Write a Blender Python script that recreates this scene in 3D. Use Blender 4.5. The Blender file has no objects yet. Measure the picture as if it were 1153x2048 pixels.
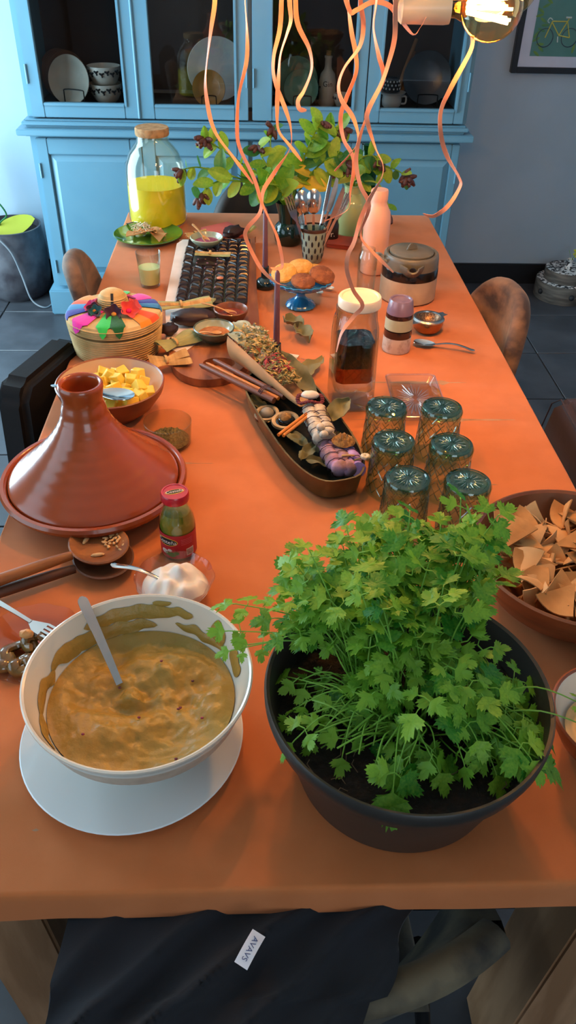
import bpy, bmesh, math, random
from mathutils import Vector, Matrix, Euler, noise
C = bpy.context.scene.collection
sc = bpy.context.scene
PI = math.pi
# ---------------------------------------------------------------- camera
cam = bpy.data.cameras.new('camera'); cam_o = bpy.data.objects.new('camera', cam); C.objects.link(cam_o)
cam.sensor_fit = 'VERTICAL'; cam.sensor_height = 36.0; cam.lens = 36.0*1579.94/2048; cam.clip_start = .02
mw = Matrix(((0.99918315, 0.00306498, -0.04029443, -0.0812), (-0.03365123, 0.61519436, -0.78765696, -0.4255),
             (0.02237475, 0.78836952, 0.61479498, 1.603), (0, 0, 0, 1)))
cam_o.matrix_world = mw
sc.camera = cam_o
# ---------------------------------------------------------------- sky, daylight, exposure
def lin(h):
    h = h.lstrip('#'); r = []
    for i in (0, 2, 4):
        c = int(h[i:i+2], 16)/255; r.append(c/12.92 if c <= .04045 else ((c+.055)/1.055)**2.4)
    return (r[0], r[1], r[2], 1)
w = bpy.data.worlds.new('daylight'); sc.world = w; w.use_nodes = True
w.node_tree.nodes['Background'].inputs[0].default_value = (.55, .78, 1, 1)
w.node_tree.nodes['Background'].inputs[1].default_value = 1.2
def area(name, loc, rot, sx, sy, col, power):
    l = bpy.data.lights.new(name, 'AREA'); l.shape = 'RECTANGLE'; l.size = sx; l.size_y = sy; l.color = col; l.energy = power
    o = bpy.data.objects.new(name, l); o.location = loc; o.rotation_euler = rot; C.objects.link(o); return o
# daylight entering the two glazed doors of the left wall and the window behind the photographer
area('daylight_garden_door', (-1.93, 2.45, 1.15), (0, -PI/2, 0), 2.0, 1.4, (.60, .86, 1), 100)
area('daylight_side_window', (-1.93, 0.0, 1.35), (0, -PI/2, 0), 1.3, 1.8, (.66, .88, 1), 13)
area('daylight_kitchen_window', (.7, -2.85, 1.55), (PI/2, 0, 0), 1.6, 1.1, (.85, .94, 1), 17)
def lamp_light(name, loc, power, r=.03, col=(1, .62, .30)):
    l = bpy.data.lights.new(name, 'POINT'); l.energy = power; l.color = col; l.shadow_soft_size = r
    o = bpy.data.objects.new(name, l); o.location = loc; C.objects.link(o); return o
sc.view_settings.view_transform = 'Standard'; sc.view_settings.look = 'None'
sc.view_settings.gamma = 1; sc.view_settings.use_curve_mapping = False
sc.view_settings.exposure = 0.0
sc.cycles.max_bounces = 12; sc.cycles.transparent_max_bounces = 24; sc.cycles.transmission_bounces = 10
sc.cycles.caustics_refractive = False; sc.cycles.caustics_reflective = False
sc.cycles.use_denoising = True; sc.cycles.sample_clamp_indirect = 6

# ---------------------------------------------------------------- helpers
MATS = {}
def M(name, col, rough=.5, metal=0, spec=.5, col2=None, ns=20, nd=3, lo=.4, hi=.6, bump=0, bs=None, bdist=.002, sheen=0, coat=0, sss=0, stretch=None, trans=0, emit=0):
    if name in MATS: return MATS[name]
    m = bpy.data.materials.new(name); m.use_nodes = True; t = m.node_tree; N = t.nodes; L = t.links
    p = N['Principled BSDF']; p.inputs['Base Color'].default_value = lin(col)
    p.inputs['Roughness'].default_value = rough; p.inputs['Metallic'].default_value = metal
    p.inputs['Specular IOR Level'].default_value = spec
    p.inputs['Sheen Weight'].default_value = sheen; p.inputs['Coat Weight'].default_value = coat
    p.inputs['Coat Roughness'].default_value = .08
    if sss: p.inputs['Subsurface Weight'].default_value = sss; p.inputs['Subsurface Scale'].default_value = .01
    if trans: p.inputs['Transmission Weight'].default_value = trans
    if emit: p.inputs['Emission Color'].default_value = lin(col); p.inputs['Emission Strength'].default_value = emit
    if col2 or bump:
        tc = N.new('ShaderNodeTexCoord'); mp = N.new('ShaderNodeMapping'); L.new(tc.outputs['Object'], mp.inputs[0])
        if stretch: mp.inputs['Scale'].default_value = stretch
    if col2:
        n = N.new('ShaderNodeTexNoise'); n.inputs['Scale'].default_value = ns; n.inputs['Detail'].default_value = nd
        L.new(mp.outputs[0], n.inputs['Vector'])
        r = N.new('ShaderNodeValToRGB'); r.color_ramp.elements[0].position = lo; r.color_ramp.elements[1].position = hi
        r.color_ramp.elements[0].color = lin(col); r.color_ramp.elements[1].color = lin(col2)
        L.new(n.outputs['Fac'], r.inputs[0]); L.new(r.outputs[0], p.inputs['Base Color'])
    if bump:
        b = N.new('ShaderNodeBump'); b.inputs['Strength'].default_value = bump; b.inputs['Distance'].default_value = bdist
        n2 = N.new('ShaderNodeTexNoise'); n2.inputs['Scale'].default_value = bs or ns; n2.inputs['Detail'].default_value = 4
        L.new(mp.outputs[0], n2.inputs['Vector']); L.new(n2.outputs['Fac'], b.inputs['Height']); L.new(b.outputs[0], p.inputs['Normal'])
    MATS[name] = m; return m
def glass(name, tint='#ffffff', rough=.02, refr=0.0, ior=1.45, gl=1.0, edge=None):
    # clear glass: straight-through light tinted, a share of it refracted, and a Fresnel reflection
    if name in MATS: return MATS[name]
    m = bpy.data.materials.new(name); m.use_nodes = True; t = m.node_tree; N = t.nodes; L = t.links
    N.remove(N['Principled BSDF']); out = N['Material Output']
    tr = N.new('ShaderNodeBsdfTransparent'); tr.inputs[0].default_value = lin(tint)
    last = tr.outputs[0]
    if edge:
        lw = N.new('ShaderNodeLayerWeight'); lw.inputs['Blend'].default_value = .35
        mc = N.new('ShaderNodeMix'); mc.data_type = 'RGBA'; mc.inputs[6].default_value = lin(tint); mc.inputs[7].default_value = lin(edge)
        L.new(lw.outputs['Facing'], mc.inputs[0]); L.new(mc.outputs[2], tr.inputs[0])
    if refr:
        rf = N.new('ShaderNodeBsdfRefraction'); rf.inputs['IOR'].default_value = ior; rf.inputs['Color'].default_value = lin(tint); rf.inputs['Roughness'].default_value = rough
        mx = N.new('ShaderNodeMixShader'); mx.inputs[0].default_value = refr
        L.new(last, mx.inputs[1]); L.new(rf.outputs[0], mx.inputs[2]); last = mx.outputs[0]
    g = N.new('ShaderNodeBsdfGlossy'); g.inputs['Roughness'].default_value = rough; g.inputs['Color'].default_value = (gl, gl, gl, 1)
    lf = N.new('ShaderNodeLayerWeight'); lf.inputs['Blend'].default_value = .5
    pw = N.new('ShaderNodeMath'); pw.operation = 'POWER'; L.new(lf.outputs['Facing'], pw.inputs[0]); pw.inputs[1].default_value = 4
    f0 = ((ior-1)/(ior+1))**2
    fr = N.new('ShaderNodeMath'); fr.operation = 'MULTIPLY_ADD'; L.new(pw.outputs[0], fr.inputs[0]); fr.inputs[1].default_value = .7; fr.inputs[2].default_value = f0
    m2 = N.new('ShaderNodeMixShader'); L.new(fr.outputs[0], m2.inputs[0]); L.new(last, m2.inputs[1]); L.new(g.outputs[0], m2.inputs[2])
    L.new(m2.outputs[0], out.inputs[0]); MATS[name] = m; return m

def leafmat(name, c1, c2, tr=.35):
    if name in MATS: return MATS[name]
    m = M(name, c1, .45, spec=.4); t = m.node_tree; N = t.nodes; L = t.links; p = N['Principled BSDF']
    oi = N.new('ShaderNodeObjectInfo'); tc = N.new('ShaderNodeTexCoord'); n = N.new('ShaderNodeTexNoise'); n.inputs['Scale'].default_value = 9
    L.new(tc.outputs['Object'], n.inputs['Vector'])
    ad = N.new('ShaderNodeMath'); ad.operation = 'ADD'; L.new(oi.outputs['Random'], ad.inputs[0]); L.new(n.outputs['Fac'], ad.inputs[1])
    h = N.new('ShaderNodeMath'); h.operation = 'MULTIPLY'; L.new(ad.outputs[0], h.inputs[0]); h.inputs[1].default_value = .5
    r = N.new('ShaderNodeValToRGB'); r.color_ramp.elements[0].color = lin(c1); r.color_ramp.elements[1].color = lin(c2); r.color_ramp.elements[0].position = .25; r.color_ramp.elements[1].position = .75
    L.new(h.outputs[0], r.inputs[0]); L.new(r.outputs[0], p.inputs['Base Color'])
    tl_ = N.new('ShaderNodeBsdfTranslucent'); L.new(r.outputs[0], tl_.inputs[0]); mx = N.new('ShaderNodeMixShader'); mx.inputs[0].default_value = tr
    L.new(p.outputs[0], mx.inputs[1]); L.new(tl_.outputs[0], mx.inputs[2]); L.new(mx.outputs[0], N['Material Output'].inputs[0]); return m
class G:
    """collects geometry of one mesh object"""
    def __init__(s): s.v = []; s.f = []; s.mi = []
    def add(s, vs, fs, mi=0):
        o = len(s.v); s.v += [tuple(v) for v in vs]; s.f += [tuple(i+o for i in f) for f in fs]; s.mi += [mi]*len(fs); return s
    def box(s, x0, x1, y0, y1, z0, z1, mi=0, M4=None):
        vs = [Vector((x, y, z)) for z in (z0, z1) for y in (y0, y1) for x in (x0, x1)]
        if M4 is not None: vs = [M4 @ v for v in vs]
        return s.add(vs, [(0, 2, 3, 1), (4, 5, 7, 6), (0, 1, 5, 4), (2, 6, 7, 3), (0, 4, 6, 2), (1, 3, 7, 5)], mi)
    def lathe(s, prof, n=36, c=(0, 0, 0), mi=0, M4=None, wob=None):
        vs = []; fs = []; rows = []
        for (r, z) in prof:
            row = []
            if r < 1e-6: row = [len(vs)]*n; vs.append(Vector((c[0], c[1], c[2]+z)))
            else:
                for k in range(n):
                    a = 2*PI*k/n; rr = r*(wob(a, r, z) if wob else 1)
                    row.append(len(vs)); vs.append(Vector((c[0]+rr*math.cos(a), c[1]+rr*math.sin(a), c[2]+z)))
            rows.append(row)
        for A, B in zip(rows, rows[1:]):
            for k in range(n):
                q = [A[k], A[(k+1) % n], B[(k+1) % n], B[k]]; u = []
                for i in q:
                    if i not in u: u.append(i)
                if len(u) > 2: fs.append(tuple(u))
        if M4 is not None: vs = [M4 @ v for v in vs]
        return s.add(vs, fs, mi)
    def tube(s, pts, r, n=8, mi=0, flat=1.0, up=None):
        pts = [Vector(p) for p in pts]; R = r if isinstance(r, (list, tuple)) else [r]*len(pts)
        vs = []; fs = []; prev = None
        for i, p in enumerate(pts):
            d = (pts[min(i+1, len(pts)-1)]-pts[max(i-1, 0)]).normalized()
            if prev is None: a = d.orthogonal().normalized() if up is None else (Vector(up)-d*d.dot(Vector(up))).normalized()
            else: a = (prev-d*prev.dot(d)).normalized()
            prev = a; b = d.cross(a)
            for k in range(n):
                t = 2*PI*k/n; vs.append(p+a*(math.cos(t)*R[i]*flat)+b*(math.sin(t)*R[i]))
        for i in range(len(pts)-1):
            for k in range(n): fs.append((i*n+k, i*n+(k+1) % n, (i+1)*n+(k+1) % n, (i+1)*n+k))
        fs.append(tuple(range(n-1, -1, -1))); fs.append(tuple((len(pts)-1)*n+k for k in range(n)))
        return s.add(vs, fs, mi)
    def ell(s, c, r, n=14, m=8, mi=0, M4=None, wob=None):
        prof = [(math.sin(PI*i/m), -math.cos(PI*i/m)) for i in range(m+1)]; prof[0] = (0, -1); prof[-1] = (0, 1)
        g = G(); g.lathe(prof, n); vs = []
        for v in g.v:
            v = Vector(v); k = wob(v) if wob else 1
            v = Vector((v.x*r[0]*k, v.y*r[1]*k, v.z*r[2]*k))
            if M4 is not None: v = M4 @ v
            vs.append(v+Vector(c))
        return s.add(vs, g.f, mi)
    def prism(s, poly, z0, z1, mi=0, M4=None):
        n = len(poly); vs = [Vector((x, y, z0)) for x, y in poly]+[Vector((x, y, z1)) for x, y in poly]
        if M4 is not None: vs = [M4 @ v for v in vs]
        return s.add(vs, [tuple(range(n-1, -1, -1)), tuple(range(n, 2*n))]+[(i, (i+1) % n, n+(i+1) % n, n+i) for i in range(n)], mi)
    def sheet(s, fn, nu, nv, mi=0, thick=0):
        vs = [Vector(fn(i/nu, j/nv)) for j in range(nv+1) for i in range(nu+1)]
        fs = [(j*(nu+1)+i, j*(nu+1)+i+1, (j+1)*(nu+1)+i+1, (j+1)*(nu+1)+i) for j in range(nv) for i in range(nu)]
        if thick:
            nn = [Vector((0, 0, 0)) for _ in vs]
            for f in fs:
                nr = (vs[f[1]]-vs[f[0]]).cross(vs[f[3]]-vs[f[0]])
                for i in f: nn[i] += nr
            o = len(vs); vs += [v-q.normalized()*thick if q.length else v for v, q in zip(vs, nn)]
            b = [i for i in range(nu)]+[j*(nu+1)+nu for j in range(nv)]+[nv*(nu+1)+i for i in range(nu, 0, -1)]+[j*(nu+1) for j in range(nv, 0, -1)]
            fs = fs+[tuple(reversed([i+o for i in f])) for f in fs]+[(b[(k+1) % len(b)], b[k], b[k]+o, b[(k+1) % len(b)]+o) for k in range(len(b))]
        return s.add(vs, fs, mi)
    def move(s, M4): s.v = [tuple(M4 @ Vector(v)) for v in s.v]; return s
def T(x=0, y=0, z=0, rz=0, rx=0, ry=0): return Matrix.Translation((x, y, z)) @ Euler((rx, ry, rz)).to_matrix().to_4x4()
def mesh(name, g, mats, sm=40, bev=0, seg=2):
    me = bpy.data.meshes.new(name); me.from_pydata(g.v, [], g.f)
    if not isinstance(mats, (list, tuple)): mats = [mats]
    for m in mats: me.materials.append(m)
    me.polygons.foreach_set('material_index', g.mi)
    bm = bmesh.new(); bm.from_mesh(me)
    if bev:
        bm.normal_update()
        es = [e for e in bm.edges if len(e.link_faces) == 2 and e.calc_face_angle(0) > .6]
        bmesh.ops.bevel(bm, geom=es, offset=bev, segments=seg, affect='EDGES', clamp_overlap=True)
    bmesh.ops.recalc_face_normals(bm, faces=bm.faces); bm.to_mesh(me); bm.free()
    if sm:
        me.polygons.foreach_set('use_smooth', [True]*len(me.polygons)); me.set_sharp_from_angle(angle=math.radians(sm))
    me.update(); return me
def obj(name, g, mats, parent=None, loc=(0, 0, 0), rot=(0, 0, 0), sm=40, bev=0, seg=2, label=None, kind=None):
    me = g if isinstance(g, bpy.types.Mesh) else mesh(name, g, mats, sm, bev, seg)
    o = bpy.data.objects.new(name, me); C.objects.link(o); o.location = loc; o.rotation_euler = rot; o.parent = parent
    if label: o['label'] = label
    if kind: o['kind'] = kind
    return o
def tag(o, label, cat, group=None):
    o['label'] = label; o['category'] = cat
    if group: o['group'] = group
    return o
def thing(name, label, cat, loc=(0, 0, 0), rz=0, group=None):
    o = bpy.data.objects.new(name, None); o.empty_display_size = .05; C.objects.link(o); o.location = loc; o.rotation_euler = (0, 0, rz)
    return tag(o, label, cat, group)
def struct(name, g, mats, parent=None, **k):
    o = obj(name, g, mats, parent, **k)
    if parent is None: o['kind'] = 'structure'
    return o
def dup(root, loc, rz, label, group=None, rot=None):
    r = root.copy(); C.objects.link(r); r.location = loc; r.rotation_euler = rot or (0, 0, rz); r['label'] = label
    if group: r['group'] = group
    for ch in list(root.children):
        c = ch.copy(); C.objects.link(c); c.parent = r
        for q in list(ch.children):
            d = q.copy(); C.objects.link(d); d.parent = c
    return r
def spline(pts, n=8):
    P = [Vector(p) for p in pts]; out = []
    for i in range(len(P)-1):
        p0 = P[max(i-1, 0)]; p1 = P[i]; p2 = P[i+1]; p3 = P[min(i+2, len(P)-1)]
        for k in range(n):
            t = k/n; out.append(.5*((2*p1)+(p2-p0)*t+(2*p0-5*p1+4*p2-p3)*t*t+(3*p1-p0-3*p2+p3)*t**3))
    out.append(P[-1]); return out
def rounded(x0, x1, y0, y1, r, n=5):
    out = []
    for cx, cy, a0 in ((x1-r, y1-r, 0), (x0+r, y1-r, PI/2), (x0+r, y0+r, PI), (x1-r, y0+r, 1.5*PI)):
        for k in range(n+1):
            a = a0+PI/2*k/n; out.append((cx+r*math.cos(a), cy+r*math.sin(a)))
    return out
def text_geo(body, size, spacing=1.0):
    cu = bpy.data.curves.new('lettering', 'FONT'); cu.body = body; cu.size = size; cu.align_x = 'CENTER'; cu.align_y = 'CENTER'; cu.space_character = spacing; cu.resolution_u = 3
    o = bpy.data.objects.new('lettering', cu); C.objects.link(o); bpy.context.view_layer.update()
    me = o.to_mesh(); g = G(); g.add([v.co.copy() for v in me.vertices], [tuple(p.vertices) for p in me.polygons])
    o.to_mesh_clear(); bpy.data.objects.remove(o); bpy.data.curves.remove(cu); return g
def wrap(g, r, zc, a0):          # lay flat lettering round a cylinder, facing angle a0
    g.v = [((r)*math.cos(a0+x/r), (r)*math.sin(a0+x/r), zc+y) for x, y, z in g.v]; return g
def rnd(a, b): return random.uniform(a, b)
random.seed(7)
TZ = .7604      # where things stand on the cloth
# ---------------------------------------------------------------- room
m_wall = M('wall_paint', '#a9bccb', .9, col2='#a3b7c6', ns=3, bump=.15, bs=60)
m_tile = M('slate_tile', '#3b3d42', .38, col2='#4a4c52', ns=5, nd=6, bump=.2, bs=30)
m_grout = M('grout', '#26272a', .9, col2='#2c2d30', ns=40)
m_black = M('black_skirting', '#17171a', .4, col2='#1c1c1f', ns=8)
m_ceil = M('ceiling_paint', '#e6e4df', .9, col2='#dfddd8', ns=2)
floor = struct('floor', G().box(-2.1, 2.3, -3.1, 3.62, -.1, -.006), m_grout)
tl = mesh('tile', G().box(.003, .617, .003, .407, -.012, 0), m_tile, bev=.002, seg=1)
tn = 0
for i in range(-5, 6):
    for j in range(-9, 9):
        x = 1.19-.62+i*.62+.31; y = 2.378+j*.41+.205
        if -2.4 < x < 2.3 and -.7 < y < 3.7 and tn < 300:
            x0 = max(x-.31, -2.1); x1 = min(x+.31, 2.3)
            if x1-x0 < .1: continue
            if x1-x0 > .6 and y+.205 < 3.62: obj('tile', tl, None, floor, (x-.31, y-.205, 0))
            else: obj('tile', G().box(x0+.003, x1-.003, y-.202, min(y+.202, 3.6), -.012, 0), m_tile, floor, bev=.002, seg=1)
            tn += 1
struct('wall_back', G().box(-2.1, 2.3, 3.62, 3.75, 0, 2.6), m_wall)
struct('wall_right', G().box(2.3, 2.42, -3.1, 3.75, 0, 2.6), m_wall)
struct('ceiling', G().box(-2.1, 2.42, -3.1, 3.75, 2.6, 2.7), m_ceil)
struct('baseboard_back', G().box(.87, 2.3, 3.6, 3.62, 0, .105).box(-2.0, -1.06, 3.6, 3.62, 0, .105), m_black, bev=.004)
struct('baseboard_right', G().box(2.28, 2.3, -3.1, 3.6, 0, .105), m_black, bev=.004)
wl = G().box(-2.1, -2.0, -3.1, -1.0, 0, 2.6).box(-2.1, -2.0, .95, 1.5, 0, 2.6).box(-2.1, -2.0, 3.4, 3.62, 0, 2.6)
wl.box(-2.1, -2.0, -1.0, .95, 0, .65).box(-2.1, -2.0, -1.0, .95, 2.05, 2.6).box(-2.1, -2.0, 1.5, 3.4, 2.2, 2.6)
struct('wall_left', wl, m_wall)
m_frame = M('window_frame_paint', '#e3e6e8', .35, col2='#dde0e3', ns=4)
m_pane = glass('window_pane', '#f4fbff')
def window(name, y0, y1, z0, z1, n):
    f = G(); b = .06
    f.box(-2.08, -2.02, y0, y1, z0, z0+b).box(-2.08, -2.02, y0, y1, z1-b, z1)
    for k in range(n+1): yy = y0+(y1-y0-b)*k/n; f.box(-2.079, -2.021, yy, yy+b, z0+b, z1-b)
    o = struct(name, f, m_frame)
    for k in range(n):
        a = y0+(y1-y0-b)*k/n; c = y0+(y1-y0-b)*(k+1)/n
        obj('pane', G().box(-2.055, -2.045, a+b-.005, c+.005, z0+b-.005, z1-b+.005), m_pane, o)
window('window_1', 1.5, 3.4, 0, 2.2, 2); window('window_2', -1.0, .95, .65, 2.05, 3)
struct('wall_front', G().box(-2.1, -.2, -3.2, -3.1, 0, 2.6).box(1.6, 2.42, -3.2, -3.1, 0, 2.6).box(-.2, 1.6, -3.2, -3.1, 0, 1.0).box(-.2, 1.6, -3.2, -3.1, 2.1, 2.6), m_wall)
g = G().box(-.2, 1.6, -3.18, -3.12, 1.0, 1.06).box(-.2, 1.6, -3.18, -3.12, 2.04, 2.1)
for x in (-.2, .67, 1.54): g.box(x, x+.06, -3.179, -3.121, 1.06, 2.04)
o = struct('window_3', g, m_frame)
for x in (-.14, .73): obj('pane', G().box(x-.005, x+.815, -3.155, -3.145, 1.055, 2.045), m_pane, o)

# ---------------------------------------------------------------- blue glazed cupboard
m_blue = M('cupboard_paint', '#6b99ae', .32, col2='#6593a9', ns=3, spec=.45)
m_in = M('cupboard_inside', '#4a382c', .7, col2='#423126', ns=6)
m_hinge = M('hinge_paint', '#6b99ae', .3, col2='#6593a9', ns=30)
m_cpane = glass('cupboard_pane', '#e0e2e3', gl=.8)
cup = thing('display_cupboard', 'tall blue painted cupboard with glazed upper doors along the back wall', 'cupboard', (-.107, 3.4, 0))
OX, OY = -.107, 3.4
def cb(x0, x1, y0, y1, z0, z1): return (x0-OX, x1-OX, y0-OY, y1-OY, z0, z1)
g = G(); g.box(*cb(-1.03, .80, 3.205, 3.61, .10, .785)); obj('lower_body', g, m_blue, cup, bev=.004)
g = G()
for x0, x1 in ((-1.05, -.93), (.70, .82)): g.box(*cb(x0, x1, 3.165, 3.3, .0005, .12))
g.box(*cb(-.93, .70, 3.2, 3.3, .05, .12)); obj('plinth', g, m_blue, cup, bev=.006)
g = G()
for i, (e, z0, z1) in enumerate(((.018, .7855, .793), (.046, .793, .818), (.010, .818, .829), (.024, .829, .8435), (.014, .8435, .85))):
    g.box(*cb(-1.025-e, .80+e, 3.2-e, 3.611, z0, z1))
obj('worktop_moulding', g, m_blue, cup, bev=.004)
g = G(); g.box(*cb(-1.03, -1.0, 3.225, 3.6, .85, 1.95)).box(*cb(.79, .82, 3.225, 3.6, .85, 1.95)).box(*cb(-.115, -.085, 3.23, 3.6, .9, 1.95))
g.box(*cb(-1.0, .79, 3.22, 3.6, 1.92, 1.95)); obj('upper_sides', g, m_blue, cup, bev=.003)
g = G(); g.box(*cb(-1.0, .79, 3.585, 3.6, .9, 1.92)); g.box(*cb(-1.0, .79, 3.23, 3.585, .851, .8855)); g.box(*cb(-1.0, -.115, 3.26, 3.585, 1.4, 1.42)); g.box(*cb(-.085, .79, 3.26, 3.585, 1.4, 1.42))
obj('shelving', g, m_in, cup)
g = G()
for e, z0, z1 in ((.01, 1.951, 1.98), (.05, 1.98, 2.03)): g.box(*cb(-1.03-e, .82+e, 3.2-e, 3.61, z0, z1))
obj('cornice', g, m_blue, cup, bev=.005)
m_ledge = m_blue
doors = [(-1.005, -.562, -.95, -.619), (-.560, -.108, -.497, -.165), (-.092, .378, -.01, .322), (.382, .80, .44, .757)]
for k, (a, b, pa, pb) in enumerate(doors):
    f = G(); z0, z1 = .856, 1.915; q0, q1 = .912, 1.83
    f.box(*cb(a, pa, 3.2, 3.224, z0, z1)).box(*cb(pb, b, 3.2, 3.224, z0, z1)).box(*cb(pa, pb, 3.2, 3.224, z0, q0)).box(*cb(pa, pb, 3.2, 3.224, q1, z1))
    for (x0, x1, zz0, zz1) in ((pa-.012, pa, q0-.012, q1+.012), (pb, pb+.012, q0-.012, q1+.012), (pa, pb, q0-.012, q0), (pa, pb, q1, q1+.012)):
        f.box(*cb(x0, x1, 3.193, 3.201, zz0, zz1))
    d = obj('glazed_door', f, m_blue, cup, bev=.0025)
    obj('pane', G().box(*cb(pa-.004, pb+.004, 3.21, 3.214, q0-.004, q1+.004)), m_cpane, d)
    hx = a-.002 if k in (0, 2) else b+.002
    if k == 2: hx = a+.006
    if k == 1: hx = b-.006
    for hz in (.98, 1.7): obj('hinge', G().lathe([(0, 0), (.004, 0), (.004, .07), (0, .07)], 8, (hx-OX+(.006 if k == 0 else 0), 3.196-OY, hz)), m_hinge, d)
    # lower door with a raised panel
    f = G(); z0, z1 = .135, .778; pz0, pz1 = .2, .715; x0, x1 = pa-.008, pb+.008
    f.box(*cb(a, x0, 3.185, 3.204, z0, z1)).box(*cb(x1, b, 3.185, 3.204, z0, z1)).box(*cb(x0, x1, 3.185, 3.204, z0, pz0)).box(*cb(x0, x1, 3.185, 3.204, pz1, z1))
    d = obj('panelled_door', f, m_blue, cup, bev=.003)
    s = .028
    P = G(); P.add([(x0-OX, 3.2-OY, pz0), (x1-OX, 3.2-OY, pz0), (x1-OX, 3.2-OY, pz1), (x0-OX, 3.2-OY, pz1),
                    (x0+s-OX, 3.187-OY, pz0+s), (x1-s-OX, 3.187-OY, pz0+s), (x1-s-OX, 3.187-OY, pz1-s), (x0+s-OX, 3.187-OY, pz1-s)],
                   [(4, 5, 6, 7), (0, 1, 5, 4), (1, 2, 6, 5), (2, 3, 7, 6), (3, 0, 4, 7)])
    obj('raised_panel', P, m_blue, d, sm=0)
    hx = a+.004 if k in (0, 2) else b-.004
    for hz in (.2, .62): obj('hinge', G().lathe([(0, 0), (.004, 0), (.004, .06), (0, .06)], 8, (hx-OX, 3.181-OY, hz)), m_hinge, d)

bd = G().lathe([(0, 0), (.006, .0), (.006, 1.055), (0, 1.055)], 10, (-.561-OX, 3.1985-OY, .858)); obj('bead', bd, m_blue, cup)
ku = thing('kitchen_unit', 'blue grey kitchen base unit on the wall opposite, mirrored faintly in the cupboard panes', 'cabinet', (-1.3, -2.8, 0))
m_ku = M('kitchen_paint', '#8fa3b3', .5, col2='#889cad', ns=3); obj('carcass', G().box(-.65, .65, -.29, .27, .1, .86), m_ku, ku, bev=.003); obj('plinth', G().box(-.62, .62, -.28, .22, .0005, .0995), m_black, ku)
obj('worktop', G().box(-.67, .67, -.295, .30, .8605, .9), M('worktop_grey', '#55524f', .4, col2='#47443f', ns=20), ku, bev=.003)
for q in range(2):
    x0 = -.64+q*.645
    d = obj('drawer', G().box(x0, x0+.635, .2705, .29, .67, .85), m_ku, ku, bev=.003); obj('knob', G().ell((x0+.32, .305, .76), (.015, .015, .015), 12, 8), m_black, d)
    d = obj('door', G().box(x0, x0+.635, .2705, .285, .11, .66).box(x0, x0+.08, .285, .293, .11, .66).box(x0+.555, x0+.635, .285, .293, .11, .66).box(x0+.08, x0+.555, .285, .293, .11, .19).box(x0+.08, x0+.555, .285, .293, .58, .66), m_ku, ku, bev=.002); obj('knob', G().ell((x0+.05+.53*(1-q), .307, .6), (.015, .015, .015), 12, 8), m_black, d)
# ---- crockery behind the panes (stands on the cupboard floor, z = .9035)
HZ = .8860
m_cream = M('cream_glaze', '#d9d2c2', .25, col2='#cfc8b8', ns=9)
m_brownplate = M('brown_glaze', '#8d6248', .35, col2='#7d543c', ns=14)
m_wire = M('black_wire', '#151516', .4, metal=.5, col2='#1b1b1c', ns=20)
m_white = M('white_glaze', '#e4e4e0', .2, col2='#dcdcd8', ns=6)
m_gold = M('ochre_glaze', '#b98345', .35, col2='#a8763c', ns=18)
m_green = M('green_glaze', '#7fae96', .22, col2='#6f9f88', ns=10)
m_stone = M('stoneware', '#d3c8b8', .4, col2='#c9bdac', ns=12)
m_ink = M('black_print', '#16161a', .6, col2='#1c1c20', ns=20)
m_cork = M('cork', '#b58a5c', .85, col2='#9b7248', ns=60, bump=.3)
m_pewter = M('dark_pewter', '#6c6d70', .3, metal=.55, col2='#5d5e62', ns=9)
m_wood = M('turned_wood', '#b5875a', .6, col2='#96683f', ns=8, stretch=(1, 1, .15))
def plate_prof(r, d, t=.004):
    return [(0, 0), (r*.62, 0), (r*.7, d*.25), (r*.98, d), (r, d+.002), (r*.985, d+t), (r*.7, d*.25+t), (r*.6, t), (0, t)]
def standing_plate(label, x, y, r, mat, lean=.18, yaw=0, d=.018, group=None, base=HZ, oval=1.0):
    # a plate standing on its rim, face to the room, leaning back
    M4 = T(0, 0, 0, yaw) @ T(rx=PI/2-lean) ; g = G().lathe(plate_prof(r, d), 40)
    g.move(Matrix.Diagonal((1, oval, 1, 1)))
    g.move(M4); mz = min(v[2] for v in g.v)
    o = obj('plate', g, mat, None, (x, y, base-mz)); return tag(o, label, 'plate', group)
def wire_stand(label, x, y, w, h, depth=.1, yaw=0, dz=0):
    t = thing('plate_stand', label, 'stand', (x, y, HZ), yaw)
    r = .0025; f = [(-w/2, 0, r), (-w/2, 0, h*.8), (-w/2+.008, 0, h), (w/2-.008, 0, h), (w/2, 0, h*.8), (w/2, 0, r)]
    obj('front_loop', G().tube(spline(f, 4), r, 6), m_wire, t)
    for s in (-1, 1): obj('foot', G().tube([(s*w/2, 0, r), (s*w/2, depth, r), (s*w/2*.9, depth+.02, h*1.5)], r, 6), m_wire, t)
    return t
for k in range(5):
    standing_plate(('brown plate in the standing row behind the cream plate, %s' % ('nearest it', 'second in', 'third in', 'fourth in', 'hindmost')[k]), -.868-.013*k, 3.372+.026*k, .098-.001*k, m_brownplate, .2, -.35, group='brown plates in the cupboard')
standing_plate('cream side plate standing first in the leftmost cupboard row', -.852, 3.325, .094, m_cream, .2, -.3)
wire_stand('black wire stand holding the cream plate in the leftmost cupboard bay', -.835, 3.268, .09, .062, .14, -.3)
m_band = M('cream_bowl_glaze', '#ded7c9', .25, col2='#d6cfc1', ns=8)
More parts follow.
